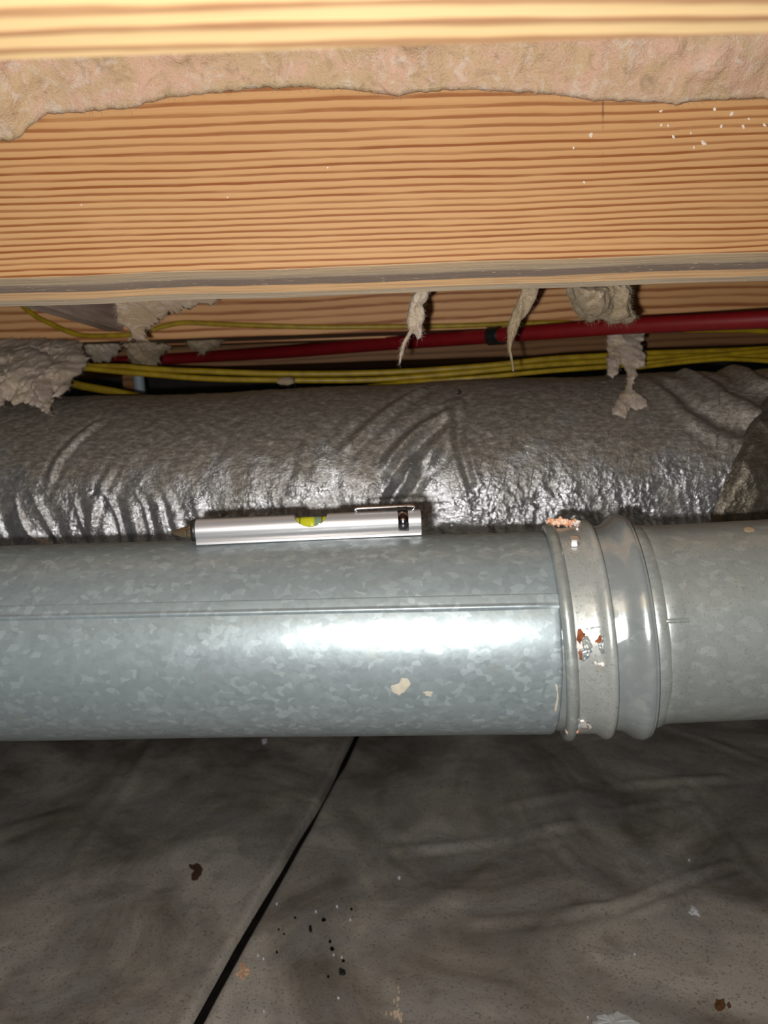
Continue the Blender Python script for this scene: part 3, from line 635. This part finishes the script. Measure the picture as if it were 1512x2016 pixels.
# ------------------------------------------------------------------ galvanised pipe, coupling, second pipe
RP = 0.0625
L0 = at(0, 1263, 0.489); L1 = at(1050, 1241.5, 0.470); Q0 = at(1290, 1226.5, 0.463); Q1 = at(1512, 1215.5, 0.461)
axL, aL, bL = frame(L1 - L0); axQ, aQ, bQ = frame(Q1 - Q0)
def s_mid(px, c, ax, r, row=1240):   # axial position of the facing point seen at this column
    return cyl_hit(px, row, c, ax, r)[1]
def revolve(name, prof, c, ax, a, b, mat, parent, off, nt=220, wob=0.0, seed=0, caps=False):
    prof = np.array(prof); th = np.linspace(-math.pi, math.pi, nt, endpoint=False)
    S_, T_ = np.meshgrid(prof[:, 0], th, indexing='ij'); R2 = np.repeat(prof[:, 1][:, None], nt, 1)
    if wob: R2 = R2 + wob * vn(np.cos(T_) * 2 + S_ * 8, np.sin(T_) * 2, S_ * 6, seed)
    me = grid(name, cylpts(S_, T_, R2, c, ax, a, b) - np.array(off), cv=True, uv=np.stack([S_, T_ * RP], -1))
    return link(name, recalc(me), mat, parent)
sL = s_mid(1106, L0, axL, RP)
pl = empty('galvanised_pipe', L0 + axL * sL / 2 - Vector((0, 0, RP))); tag(pl, 'long spangled galvanised pipe with a raised seam under the pen', 'pipe')
prof = [(-0.22, RP)] + [(x, RP) for x in np.linspace(-0.2, sL - 0.004, 60)] + [(sL - 0.0015, RP), (sL, RP - 0.0004), (sL, RP - 0.0012), (sL - 0.01, RP - 0.0013)]
revolve('tube', prof, L0, axL, aL, bL, M['zinc'], pl, pl.location, 260, 0.0004, 3)
# lock seam: raised flat band with a rounded ridge
def th_of(px, py, c, ax, a, b, r):
    n = cyl_hit(px, py, c, ax, r)[2]; return math.atan2(n.dot(b), n.dot(a))
tA = th_of(300, 1186, L0, axL, aL, bL, RP); tB = th_of(300, 1205, L0, axL, aL, bL, RP); tC = th_of(300, 1216, L0, axL, aL, bL, RP)
tt = np.concatenate([[tA + 0.004, tA], np.linspace(tA - 0.004, tB + 0.01, 8), np.linspace(tB, tC, 9), [tC - 0.012]])
hh = np.concatenate([[-0.0006, 0.0001], np.linspace(0.0006, 0.0006, 8), 0.0006 + 0.0011 * np.sin(np.linspace(0, math.pi, 9)) ** 1.0 - np.linspace(0, 0.0006, 9), [-0.0006]])
sv = np.concatenate([np.linspace(-0.2, sL - 0.012, 40), np.linspace(sL - 0.010, sL - 0.0005, 8)])
S_, T_ = np.meshgrid(sv, tt, indexing='ij'); H_ = np.repeat(hh[None, :], len(sv), 0)
fade = np.clip((sL - 0.001 - S_) / 0.012, 0.35, 1); H_ = np.where(H_ > 0, H_ * fade, H_)
link('lock_seam', recalc(grid('lock_seam', cylpts(S_, T_, RP + H_, L0, axL, aL, bL) - np.array(pl.location), uv=np.stack([S_ + 0.07, T_ * RP], -1))), M['zinc'], pl)
# patches of dried splash on the pipe
def surf_patch(name, poly, c, ax, a, b, r, h, mat, parent, jag=0.0004, n=5, seed=0):
    """thin flake following a cylinder"""
    uvp = []
    for px, py in poly:
        p, s, nn = cyl_hit(px, py, c, ax, r); uvp.append((s, math.atan2(nn.dot(b), nn.dot(a)) * r))
    uvp = np.array(uvp); Q = []
    for i in range(len(uvp)):
        p, q = uvp[i], uvp[(i + 1) % len(uvp)]
        for k in range(4): Q.append(p + (q - p) * k / 4)
    Q = np.array(Q); Q += jag * np.stack([vn(Q[:, 0] * 900, Q[:, 1] * 900, 1, seed), vn(Q[:, 0] * 900, Q[:, 1] * 900, 7, seed)], -1)
    cen = Q.mean(0); rings = []
    for k, (f, hf) in enumerate(((1.0, -0.4), (0.97, 0.55), (0.8, 1.0), (0.5, 0.85), (0.2, 1.0))):
        q = cen + (Q - cen) * f; hz = h * hf * (1 + 0.5 * vn(q[:, 0] * 1200, q[:, 1] * 1200, 3, seed + k))
        rings.append(np.stack([q[:, 0], q[:, 1], hz], -1))
    V = np.concatenate(rings + [np.array([[cen[0], cen[1], h]])]); m_ = len(Q); Fc = []
    for k in range(len(rings) - 1):
        for i in range(m_): Fc.append((k * m_ + i, k * m_ + (i + 1) % m_, (k + 1) * m_ + (i + 1) % m_, (k + 1) * m_ + i))
    for i in range(m_): Fc.append(((len(rings) - 1) * m_ + i, (len(rings) - 1) * m_ + (i + 1) % m_, len(V) - 1))
    W = cylpts(V[:, 0], V[:, 1] / r, r + V[:, 2], c, ax, a, b) - np.array(parent.location)
    return link(name, recalc(mesh_np(name, W, Fc)), mat, parent)
M['splash'] = plain('dried_splash', (0.42, 0.39, 0.31), 0.85, noise=(300, (0.36, 0.34, 0.28)))
surf_patch('dried_splash', [(768, 1352), (785, 1345), (790, 1335), (803, 1335), (809, 1346), (800, 1360), (787, 1370), (775, 1365)], L0, axL, aL, bL, RP, 0.00012, M['splash'], pl, seed=1)
surf_patch('dried_splash', [(832, 1363), (842, 1360), (853, 1363), (850, 1371), (840, 1371)], L0, axL, aL, bL, RP, 0.00012, M['splash'], pl, seed=2)
surf_patch('dried_splash', [(1094, 1345), (1099, 1352), (1100, 1380), (1094, 1404), (1091, 1400), (1096, 1370)], L0, axL, aL, bL, RP, 0.00012, M['splash'], pl, seed=3)

# coupling, along the axis from the left pipe's end
K0 = L0 + axL * sL; K1 = Q0 + axQ * 0.0; axK, aK, bK = frame((K1 - K0).lerp(axL, 0.3)); axK = (K1 - K0).normalized(); axK, aK, bK = frame(axK)
PXM = 0.000314                                   # metres per limb pixel along the axis
sx_ = lambda limb: (limb - 1061) * PXM
cp = empty('pipe_coupling', K0 - Vector((0, 0, RP))); tag(cp, 'ribbed galvanised coupling with hex screws and rusty tears joining the two pipes', 'pipe coupling')
inner = [(sx_(1040), RP * .970), (sx_(1061), RP * .972), (sx_(1066), RP * .974), (sx_(1076), RP * .978)]
bead1 = [(sx_(1073), RP * .97)] + [(sx_(1084) + math.cos(t) * sx_(1061 + 11), RP * 1.018 + math.sin(t) * RP * .056) for t in np.linspace(math.pi * 1.15, -0.1 * math.pi, 16)]
band = [(sx_(1092), RP * 1.000), (sx_(1094), RP * 1.012), (sx_(1100), RP * 1.012), (sx_(1130), RP * 1.014), (sx_(1138), RP * 1.022), (sx_(1144), RP * 1.045), (sx_(1149), RP * 1.066), (sx_(1154), RP * 1.074), (sx_(1159), RP * 1.070), (sx_(1162), RP * 1.055), (sx_(1162.5), RP * 1.02), (sx_(1163), RP * 1.0)]
ring = [(sx_(1158), RP * .985), (sx_(1166), RP * 1.005), (sx_(1178), RP * 1.008), (sx_(1188), RP * 1.02), (sx_(1197), RP * 1.05), (sx_(1206), RP * 1.085), (sx_(1213), RP * 1.102), (sx_(1220), RP * 1.106), (sx_(1224), RP * 1.10), (sx_(1226.5), RP * 1.09), (sx_(1228), RP * 1.093), (sx_(1229.5), RP * 1.085), (sx_(1230), RP * 1.05), (sx_(1231), RP * .985)]
sleeve = [(sx_(1226), RP * .98), (sx_(1235), RP * 1.002), (sx_(1246), RP * .998), (sx_(1256), RP * .985), (sx_(1259), RP * .965)]
revolve('inner_sleeve', inner, K0, axK, aK, bK, M['zinc_ring'], cp, cp.location, 200)
revolve('rim_bead', bead1, K0, axK, aK, bK, M['zinc_dull'], cp, cp.location, 240, 0.0003, 5)
revolve('screw_band', band, K0, axK, aK, bK, M['zinc_band'], cp, cp.location, 240, 0.0003, 6)
revolve('flared_ring', ring, K0, axK, aK, bK, M['zinc_ring'], cp, cp.location, 240, 0.0005, 7)
revolve('end_sleeve', sleeve, K0, axK, aK, bK, M['zinc_dull'], cp, cp.location, 240, 0.0006, 8)
def screw(px, py, r):
    p, s, n = cyl_hit(px, py, K0, axK, r); rot = n.to_track_quat('Z', 'Y').to_matrix().to_4x4()
    bm = bmesh.new()
    bmesh.ops.create_cone(bm, cap_ends=True, segments=28, radius1=0.0043, radius2=0.0040, depth=0.0010, matrix=Matrix.Translation((0, 0, 0.0003)))
    h = bmesh.ops.create_cone(bm, cap_ends=True, segments=6, radius1=0.0031, radius2=0.0029, depth=0.0036, matrix=Matrix.Translation((0, 0, 0.0022)) @ Matrix.Rotation(0.5, 4, 'Z'))
    me = bpy.data.meshes.new('hex_screw'); bm.to_mesh(me); bm.free()
    o = link('hex_screw', me, M['steel'], cp, False); mm = rot.copy(); mm.translation = p - cp.location; o.matrix_local = mm; o['label'] = 'bright hex head screw'
screw(1131, 1070, RP * 1.012); screw(1147, 1424, RP * 1.012)
RB = RP * 1.014 + 0.0004
pk = (K0, axK, aK, bK, RB)
surf_patch('torn_hole', [(1136.2, 1238.8), (1141.6, 1236.2), (1148.3, 1244.2), (1152.4, 1249.7), (1147.0, 1259.1), (1141.6, 1268.5), (1134.8, 1260.5)], *pk, 0.0002, M['rust'], cp, seed=11)
surf_patch('torn_hole', [(1139.0, 1284.5), (1143.1, 1279.1), (1145.8, 1289.9), (1145.8, 1300.7), (1140.4, 1296.7)], *pk, 0.0002, M['rust'], cp, seed=12)
surf_patch('torn_hole', [(1170.5, 1264.8), (1177.3, 1252.7), (1185.4, 1247.3), (1185.4, 1258.1), (1181.3, 1266.2)], *pk, 0.0002, M['rust'], cp, seed=13)
surf_patch('bent_tab', [(1145, 1262), (1151, 1251), (1158, 1254), (1165, 1266), (1168, 1274), (1160, 1280), (1150, 1278)], *pk, 0.0016, M['zinc_band'], cp, seed=14)
surf_patch('bent_tab', [(1145, 1280), (1160, 1277), (1166, 1280), (1158, 1295), (1149, 1301), (1146, 1300)], *pk, 0.0013, M['zinc_ring'], cp, seed=15)
surf_patch('bent_tab', [(1184, 1250), (1190, 1252), (1191, 1285), (1187, 1287), (1184, 1270)], *pk, 0.0014, M['zinc_ring'], cp, seed=16)
surf_patch('bent_tab', [(1175, 1265), (1181, 1264), (1188, 1286), (1184, 1287)], *pk, 0.0010, M['zinc_dull'], cp, seed=17)
surf_patch('edge_lap', [(1152, 1238), (1175, 1233), (1200, 1233), (1200, 1235), (1176, 1235.5), (1156, 1240)], *pk, 0.0005, M['zinc_dull'], cp, seed=18)
for i, poly in enumerate(([(1187, 1214), (1194, 1212), (1202, 1216), (1203, 1228), (1196, 1231), (1188, 1226)], [(1169, 1304), (1174, 1302), (1177, 1306), (1173, 1309)], [(1178, 1306), (1185, 1303), (1203, 1301), (1203, 1310), (1188, 1311), (1177, 1309)],
                          [(1129, 1266), (1136, 1268), (1144, 1267), (1149, 1275), (1140, 1279), (1132, 1274)], [(1148, 1420), (1160, 1424), (1166, 1432), (1158, 1438), (1146, 1432)])):
    surf_patch('white_residue', poly, *pk, 0.0004, M['residue'], cp, seed=20 + i)
def crumb_heap(name, px, py, n, sp, mat, parent, r, seed, size=0.0016):
    rr = np.random.default_rng(seed); V = []; Fc = []
    for k in range(n):
        p, s, nn = cyl_hit(px + rr.normal() * sp[0], py + rr.normal() * sp[1], K0, axK, r); c = np.array(p - parent.location) + np.array(nn) * size * 0.3
        b = len(V); sz = size * rr.uniform(0.4, 1.3)
        bm = bmesh.new(); bmesh.ops.create_icosphere(bm, subdivisions=1, radius=1)
        for v in bm.verts: V.append(c + np.array(v.co) * sz * rr.uniform(0.6, 1.2, 3))
        Fc += [tuple(b + v.index for v in f.verts) for f in bm.faces]; bm.free()
    o = link(name, mesh_np(name, V, Fc), mat, parent, False); o['kind'] = 'stuff'; return o
crumb_heap('rust_crumbs', 1108, 1030, 60, (11, 3), M['rust_pale'], cp, RB, 1)['label'] = 'orange crumbs of rust and sealant on the band'
crumb_heap('sealant_crumbs', 1140, 1034, 45, (8, 3), M['residue'], cp, RB, 2, 0.0013)
surf_patch('rust_flake', [(1113, 1438), (1122, 1431), (1134, 1428), (1142, 1437), (1136, 1440), (1126, 1444), (1117, 1449)], *pk[:4], RP * 1.03, 0.0018, M['rust_pale'], cp, seed=31)
# right pipe
sQ = s_mid(1309, Q0, axQ, 0.0605); RQ = 0.0605
qr = empty('galvanised_pipe', Q0 + axQ * 0.1 - Vector((0, 0, RQ))); tag(qr, 'dull grey galvanised pipe with a dented seam beyond the coupling', 'pipe')
pr = [(sQ + 0.004, RQ * .97), (sQ, RQ * .985), (sQ + 0.0008, RQ * 1.0), (sQ + 0.003, RQ * 1.012), (sQ + 0.007, RQ * 1.014), (sQ + 0.011, RQ * 1.006), (sQ + 0.014, RQ)] + [(x, RQ) for x in np.linspace(sQ + 0.02, 0.42, 30)]
revolve('tube', pr, Q0, axQ, aQ, bQ, M['zinc_dull'], qr, qr.location, 260, 0.0004, 9)
t1 = th_of(1332, 1222, Q0, axQ, aQ, bQ, RQ)
tt = t1 + np.linspace(-0.035, 0.035, 15); sv = np.linspace(sQ + 0.001, sQ + 0.0135, 12)
S_, T_ = np.meshgrid(sv, tt, indexing='ij'); H_ = RQ * np.interp(S_, [sQ, sQ + .003, sQ + .007, sQ + .011, sQ + .014], [1, 1.012, 1.014, 1.006, 1]) + 0.0011 * np.sin(np.linspace(0, math.pi, 15))[None, :] ** 2 - 0.0002
link('seam_end', recalc(grid('seam_end', cylpts(S_, T_, H_, Q0, axQ, aQ, bQ) - np.array(qr.location), uv=np.stack([S_, T_ * RQ], -1))), M['zinc_dull'], qr)

surf_patch('dried_splash', [(1464, 1040), (1472, 1036), (1484, 1039), (1486, 1045), (1474, 1048), (1466, 1045)], Q0, axQ, aQ, bQ, RQ, 0.00012, plain('tan_stain', (0.36, 0.27, 0.17), 0.9), qr, seed=41)

# ------------------------------------------------------------------ tool pen with a spirit level, lying on the pipe
pa = at(396, 1064, 0.484); pb = at(828, 1046, 0.486)
def crest(X):
    t = (X - L0.x) / axL.x; c = L0 + axL * t; return c
ca, cb = crest(pa.x), crest(pb.x)
PA = Vector((pa.x, ca.y - 0.007, ca.z + RP)); PB = Vector((pb.x, cb.y + 0.006, cb.z + RP + 0.0004))
pen = empty('tool_pen', PA); d = (PB - PA); LEN = d.length
pen.rotation_euler = d.to_track_quat('X', 'Z').to_euler()
tag(pen, 'silver tool pen with a small yellow spirit level lying on the pipe', 'pen')
rb_, zc_ = 0.0071, 0.0083
sec = []
for k in range(40):
    t = -math.pi / 2 + 0.72 + (2 * math.pi - 1.44) * k / 39; sec.append((math.cos(t) * rb_, zc_ + math.sin(t) * rb_))
sec += [(-0.0052, 0.0016), (-0.0056, 0.0014), (-0.0056, 0.0), (0.0056, 0.0), (0.0056, 0.0014), (0.0052, 0.0016)]
sec = [(-y, z) for y, z in sec]
def extrude(name, sec, x0, x1, ch=0.0004):
    n = len(sec); V = []; cy = sum(p[0] for p in sec) / n; cz = sum(p[1] for p in sec) / n
    for x, f in ((x0, 0.95), (x0 + ch, 1), (x1 - ch, 1), (x1, 0.95)):
        V += [(x, cy + (y - cy) * f, cz + (z - cz) * f) for y, z in sec]
    Fc = [(k * n + i, k * n + (i + 1) % n, (k + 1) * n + (i + 1) % n, (k + 1) * n + i) for k in range(3) for i in range(n)]
    Fc += [tuple(range(n)), tuple(3 * n + i for i in range(n))]
    return recalc(mesh_np(name, V, Fc))
body = link('barrel', extrude('barrel', sec, 0, LEN), M['alu'], None, False)
WX = (616 - 396) / (828 - 396) * LEN
bm = bmesh.new(); bmesh.ops.create_cone(bm, cap_ends=True, segments=64, radius1=0.0116, radius2=0.0116, depth=0.04, matrix=Matrix.Translation((WX, 0, zc_ + rb_ + 0.0045)) @ Matrix.Rotation(math.pi / 2, 4, 'X'))
cm = bpy.data.meshes.new('cut'); bm.to_mesh(cm); bm.free(); cut = bpy.data.objects.new('cut', cm); COL.objects.link(cut)
md = body.modifiers.new('cut', 'BOOLEAN'); md.operation = 'DIFFERENCE'; md.object = cut; md.solver = 'EXACT'
bpy.context.view_layer.update()
nm = bpy.data.meshes.new_from_object(body.evaluated_get(bpy.context.evaluated_depsgraph_get()))
body.modifiers.clear(); body.data = nm; bpy.data.objects.remove(cut); body.parent = pen
bm = bmesh.new(); bm.from_mesh(nm)
for f in bm.faces: f.smooth = True
for e in bm.edges:
    if len(e.link_faces) == 2 and e.calc_face_angle(0) > 0.5: e.smooth = False
bm.to_mesh(nm); bm.free()
def lathe_x(name, prof, mat, parent, seg=32, cz=zc_, smooth_=True):
    V = []; Fc = []
    for x, r in prof:
        for k in range(seg):
            t = 2 * math.pi * k / seg; V.append((x, r * math.cos(t), cz + r * math.sin(t)))
    for i in range(len(prof) - 1):
        for k in range(seg): Fc.append((i * seg + k, i * seg + (k + 1) % seg, (i + 1) * seg + (k + 1) % seg, (i + 1) * seg + k))
    Fc += [tuple(range(seg)), tuple((len(prof) - 1) * seg + k for k in range(seg))]
    return link(name, recalc(mesh_np(name, V, Fc)), mat, parent, smooth_)
t = NT('vial_liquid'); t.bs(Base_Color=(0.62, 0.62, 0.03), Roughness=0.05, Transmission_Weight=0.45, IOR=1.4); M['vial'] = t.m
t = NT('vial_bubble'); t.bs(Base_Color=(0.20, 0.28, 0.18), Roughness=0.08, Transmission_Weight=0.3, IOR=1.3); M['bubble'] = t.m
vz = zc_ + 0.0008
vial = lathe_x('vial', [(WX - 0.0102, 0.004), (WX - 0.0100, 0.0046), (WX + 0.0100, 0.0046), (WX + 0.0102, 0.004)], M['vial'], pen, 28, vz); vial['label'] = 'yellow green spirit level vial'
for k in (-0.0068, 0.0070):
    lathe_x('level_mark', [(WX + k - 0.00025, 0.00466), (WX + k + 0.00025, 0.00466)], M['black'], vial, 28, vz)
lathe_x('bubble', [(WX + 0.0004, 0.0005), (WX + 0.0010, 0.0030), (WX + 0.0022, 0.0046), (WX + 0.0040, 0.00468), (WX + 0.0055, 0.00468), (WX + 0.0066, 0.0046), (WX + 0.0072, 0.002)], M['bubble'], vial, 28, vz)
lathe_x('collar', [(-0.0030, 0.0050), (-0.0027, 0.0066), (-0.0002, 0.0068), (0.0003, 0.0060)], M['black'], pen)['label'] = 'black collar behind the tip'
tip = lathe_x('tip', [(-0.0150, 0.0006), (-0.0143, 0.0012), (-0.0105, 0.0026), (-0.0068, 0.0036), (-0.0060, 0.0037)], M['brass'], pen, 9, zc_ - 0.0008, False); tip['label'] = 'faceted bronze coloured tip'
lathe_x('tip_collar', [(-0.0060, 0.0030), (-0.0058, 0.0038), (-0.0036, 0.0040), (-0.0022, 0.0044)], M['brass'], tip, 24, zc_ - 0.0008)
# chrome ring window and clip
bx0, bx1 = (783 - 396) / 432 * LEN, (803 - 396) / 432 * LEN
arc = []
for k in range(34):
    a_ = math.radians(-62 + 190 * k / 33); arc.append((-math.cos(a_), math.sin(a_)))
V = []; Fc = []
for x in (bx0, bx1):
    for r in (rb_ - 0.0005, rb_ + 0.00022):
        V += [(x, y * r, zc_ + z * r) for y, z in arc]
n = len(arc)
for i in range(n - 1):
    Fc += [(n + i, n + i + 1, 3 * n + i + 1, 3 * n + i), (i, i + 1, n + i + 1, n + i), (2 * n + i, 2 * n + i + 1, 3 * n + i + 1, 3 * n + i)]
M['dark_chrome'] = plain('dark_chrome', (0.30, 0.29, 0.31), 0.18, 1.0)
link('clip_ring', recalc(mesh_np('clip_ring', V, Fc)), M['dark_chrome'], pen)['label'] = 'mirror chrome ring near the pen end'
xa, xb = (702 - 396) / 432 * LEN, (816 - 396) / 432 * LEN; zt_ = zc_ + rb_
clip = link('clip', tube_path([Vector((xa, -0.0003, zt_ + 0.0014)), Vector((xa + 0.002, -0.0003, zt_ + 0.0024)), Vector(((xa + xb) / 2, -0.0003, zt_ + 0.0026)), Vector((xb - 0.002, -0.0003, zt_ + 0.0026)), Vector((xb, -0.0003, zt_ + 0.0014)), Vector((xb - 0.0014, -0.0003, zt_ - 0.0003))], 0.0010, 12, 0.0022), M['chrome'], pen); clip['label'] = 'polished chrome pocket clip'
bm = bmesh.new(); bmesh.ops.create_uvsphere(bm, u_segments=16, v_segments=10, radius=0.0014, matrix=Matrix.Translation((xa + 0.0006, -0.0003, zt_ + 0.0010)))
me = bpy.data.meshes.new('clip_ball'); bm.to_mesh(me); bm.free(); link('clip_ball', me, M['chrome'], clip)

# ------------------------------------------------------------------ scraps on the ground sheets
deps = bpy.context.evaluated_depsgraph_get()
sheets = [o for o in COL.objects if o.name.startswith('plastic_sheet')]
def ground(px, py):
    dv = ray(px, py); best = None
    for o in sheets:
        ok, loc, nrm, i = o.ray_cast(CAM, dv)
        if ok and (best is None or loc.y < best.y): best = loc
    return best if best is not None else at_z(px, py, 0.012)
def chip(name, label, cat, poly, h, mat, group=None, seed=0, lift=0.0):
    W = [ground(*p) for p in poly]; cz = max(q.z for q in W); c = sum(W, Vector()) / len(W)
    Q = []
    for a, b in zip(W, W[1:] + W[:1]):
        for k in range(3): Q.append(a.lerp(b, k / 3))
    Q = np.array([(q.x - c.x, q.y - c.y) for q in Q]); r = np.random.default_rng(seed); m_ = len(Q)
    Q *= (1 + 0.07 * r.normal(size=(m_, 1))); V = []
    gz = [0] * m_
    tilt = r.normal(size=2) * 0.12
    for f, hz in ((0.96, 0.0), (1.0, 0.4), (0.9, 1.0), (0.45, 1.1)):
        for i, q in enumerate(Q * f): V.append((q[0], q[1], h * hz * (1 + 0.25 * r.normal()) + abs(lift) * (q[0] * tilt[0] + q[1] * tilt[1])))
    V.append((0, 0, h * 1.0)); V.append((0, 0, 0)); Fc = []
    for k in range(3):
        for i in range(m_): Fc.append((k * m_ + i, k * m_ + (i + 1) % m_, (k + 1) * m_ + (i + 1) % m_, (k + 1) * m_ + i))
    for i in range(m_): Fc.append((3 * m_ + i, 3 * m_ + (i + 1) % m_, len(V) - 2)); Fc.append(((i + 1) % m_, i, len(V) - 1))
    return tag(link(name, recalc(mesh_np(name, V, Fc)), mat, None, False, Vector((c.x, c.y, c.z + 0.0001))), label, cat, group)
M['chip_orange'] = plain('pale_orange_flake', (0.62, 0.36, 0.22), 0.8, noise=(300, (0.70, 0.48, 0.34)))
M['chip_white'] = plain('white_flake', (0.72, 0.74, 0.80), 0.6)
M['chip_blue'] = plain('pale_blue_flake', (0.50, 0.54, 0.52), 0.6, noise=(200, (0.60, 0.60, 0.62)))
M['chip_brown'] = plain('rusty_lump', (0.15, 0.06, 0.012), 0.9, noise=(500, (0.09, 0.035, 0.01)))
M['chip_smear'] = plain('rusty_smear', (0.11, 0.042, 0.018), 0.9, noise=(400, (0.06, 0.03, 0.02)))
M['chip_sand'] = plain('sandy_crumb', (0.58, 0.46, 0.34), 0.9)
chip('rust_flake', 'pale orange flake on the plastic beside the dark gap', 'flake', [(472, 1912), (470, 1905), (475, 1895), (482, 1896), (487, 1907), (493, 1910), (492, 1918), (484, 1925), (476, 1932), (470, 1922), (465, 1918)], 0.0012, M['chip_orange'], seed=1)
chip('paint_flake', 'small white pointed flake near the crossing folds', 'flake', [(1355, 1797), (1360, 1790), (1361, 1782), (1370, 1789), (1376, 1796), (1378, 1806), (1370, 1801), (1362, 1803)], 0.0012, M['chip_white'], seed=2)
chip('paint_flake', 'large pale bluish flake lying beside the round rusty lump', 'flake', [(1168, 2012), (1174, 1998), (1196, 1997), (1215, 1996), (1240, 2003), (1262, 2018), (1250, 2034), (1190, 2040), (1172, 2030)], 0.0010, M['chip_blue'], seed=3)
chip('rust_lump', 'round orange brown rusty lump on the ground sheet', 'lump', [(1407, 1980), (1411, 1974), (1418, 1973), (1426, 1977), (1427, 1985), (1421, 1991), (1412, 1991), (1407, 1986)], 0.004, M['chip_brown'], seed=4)
chip('rust_crumb', 'tiny brown crumb touching the round rusty lump', 'crumb', [(1431, 1978), (1436, 1976), (1440, 1984), (1434, 1986)], 0.002, M['chip_brown'], seed=5)
chip('rust_smear', 'dark rusty smear on the plastic between the long fold and the dark gap', 'stain', [(372, 1704), (381, 1698), (392, 1700), (399, 1710), (398, 1722), (389, 1733), (378, 1735), (376, 1724), (382, 1714), (374, 1710)], 0.0008, M['chip_smear'], seed=6)
chip('soil_crumb', 'black oblong crumb with a bluish edge on the plastic', 'crumb', [(667, 1913), (672, 1911), (680, 1915), (681, 1919), (674, 1921), (668, 1919)], 0.003, M['black'], seed=7)
chip('soil_crumb', 'upright black crumb with an olive stain beside it', 'crumb', [(609, 1826), (613, 1825), (615, 1833), (612, 1836), (608, 1833)], 0.003, M['black'], seed=8)
for i, (x, y, r) in enumerate(((637, 1812, 5), (650, 1855, 3.2), (654, 1869, 5), (676, 1893, 3), (646, 1924, 2.6), (581, 1808, 2.2), (545, 1876, 2.6), (549, 1831, 2.0), (559, 1840, 2.0), (692, 1791, 2.6))):
    pl_ = [(x + r * math.cos(a) * random.uniform(.8, 1.2), y + 0.8 * r * math.sin(a) * random.uniform(.7, 1.2)) for a in np.linspace(0, 2 * math.pi, 6, endpoint=False)]
    chip('soil_crumb', 'small dark soil crumb scattered on the plastic between the gap and the folds', 'crumb', pl_, 0.0014, M['soil'], 'dark crumbs on the ground sheet', seed=30 + i)
for i, (x, y, r) in enumerate(((786, 1729, 3.5), (1357, 1694, 2.5), (519, 1889, 2), (508, 1882, 2), (622, 1796, 2), (664, 1786, 2.4), (690, 1812, 2), (657, 1881, 1.8), (673, 1886, 1.8), (666, 1966, 2.0), (520, 1993, 2.0), (1157, 2004, 2.2), (1250, 1880, 2.0), (545, 1781, 1.8))):
    pl_ = [(x + r * math.cos(a) * random.uniform(.7, 1.2), y + r * math.sin(a) * random.uniform(.7, 1.2)) for a in np.linspace(0, 2 * math.pi, 6, endpoint=False)]
    chip('white_speck', 'tiny bright white speck on the ground sheet', 'speck', pl_, 0.0012, M['chip_white'], 'white specks on the ground sheet', seed=60 + i)
for i, (x, y, r) in enumerate(((783, 1968, 4), (776, 1972, 2.5), (786, 1955, 2.2), (784, 1946, 2), (782, 1981, 2), (760, 1996, 3), (770, 1997, 4), (780, 1996, 6), (787, 2001, 6), (778, 2004, 4), (789, 2009, 5), (785, 1990, 3))):
    pl_ = [(x + r * math.cos(a) * random.uniform(.6, 1.3), y + r * math.sin(a) * random.uniform(.6, 1.3)) for a in np.linspace(0, 2 * math.pi, 6, endpoint=False)]
    chip('sand_crumb', 'pale sandy crumb in the little spill on the ground sheet', 'crumb', pl_, 0.0015, M['chip_sand'], 'sandy crumbs spilled on the ground sheet', seed=90 + i)
chip('white_scrap', 'small white fluff scrap on the dark plastic under the pipe', 'scrap', [(515, 1462), (520, 1456), (526, 1455), (525, 1463), (518, 1466)], 0.003, M['chip_white'], seed=120)
# bits of lint on the girder face
lint = [(1163, 266, 5), (1407, 215, 4), (1440, 224, 5), (1420, 249, 4), (1463, 249, 4), (1325, 269, 4), (1385, 282, 6), (1366, 290, 3), (1301, 219, 4), (1302, 246, 3), (1315, 247, 3), (1360, 262, 2.5), (1150, 359, 3), (1129, 291, 3), (160, 403, 2), (448, 388, 2), (645, 330, 2), (1505, 246, 4), (1474, 234, 3)]
M['lint'] = plain('white_lint', (0.85, 0.78, 0.70), 0.9)
for i, (x, y, r) in enumerate(lint):
    c = at(x, y, Y1 - 0.0004); rr = np.random.default_rng(i); sc = r * Y1 / F
    bm = bmesh.new(); bmesh.ops.create_icosphere(bm, subdivisions=2, radius=1)
    for v in bm.verts: v.co = Vector((v.co.x * 0.7, v.co.y * 0.25, v.co.z)) * (sc * rr.uniform(0.45, 1.15))
    me = bpy.data.meshes.new('lint_fleck'); bm.to_mesh(me); bm.free()
    o = link('lint_fleck', me, M['lint'], None, False, c - Vector((0, sc * 0.1, 0))); o.rotation_euler = (0, rr.uniform(-1, 1), 0)
    tag(o, 'tiny white fleck of lint stuck to the wide orange joist face', 'lint', 'lint flecks on the joist face')
# black fleck on the duct
p, s_, n_ = cyl_hit(905, 772, C0, axD, RD + 0.004)
bm = bmesh.new(); bmesh.ops.create_icosphere(bm, subdivisions=2, radius=1)
for v in bm.verts: v.co = Vector((v.co.x * 0.0022, v.co.y * 0.0016, v.co.z * 0.0026)) * (1 + 0.25 * math.sin(v.co.x * 9 + v.co.z * 7))
me = bpy.data.meshes.new('soot_fleck'); bm.to_mesh(me); bm.free()
tag(link('soot_fleck', me, M['black'], None, True, p), 'single black fleck stuck on the upper side of the foil duct', 'fleck')
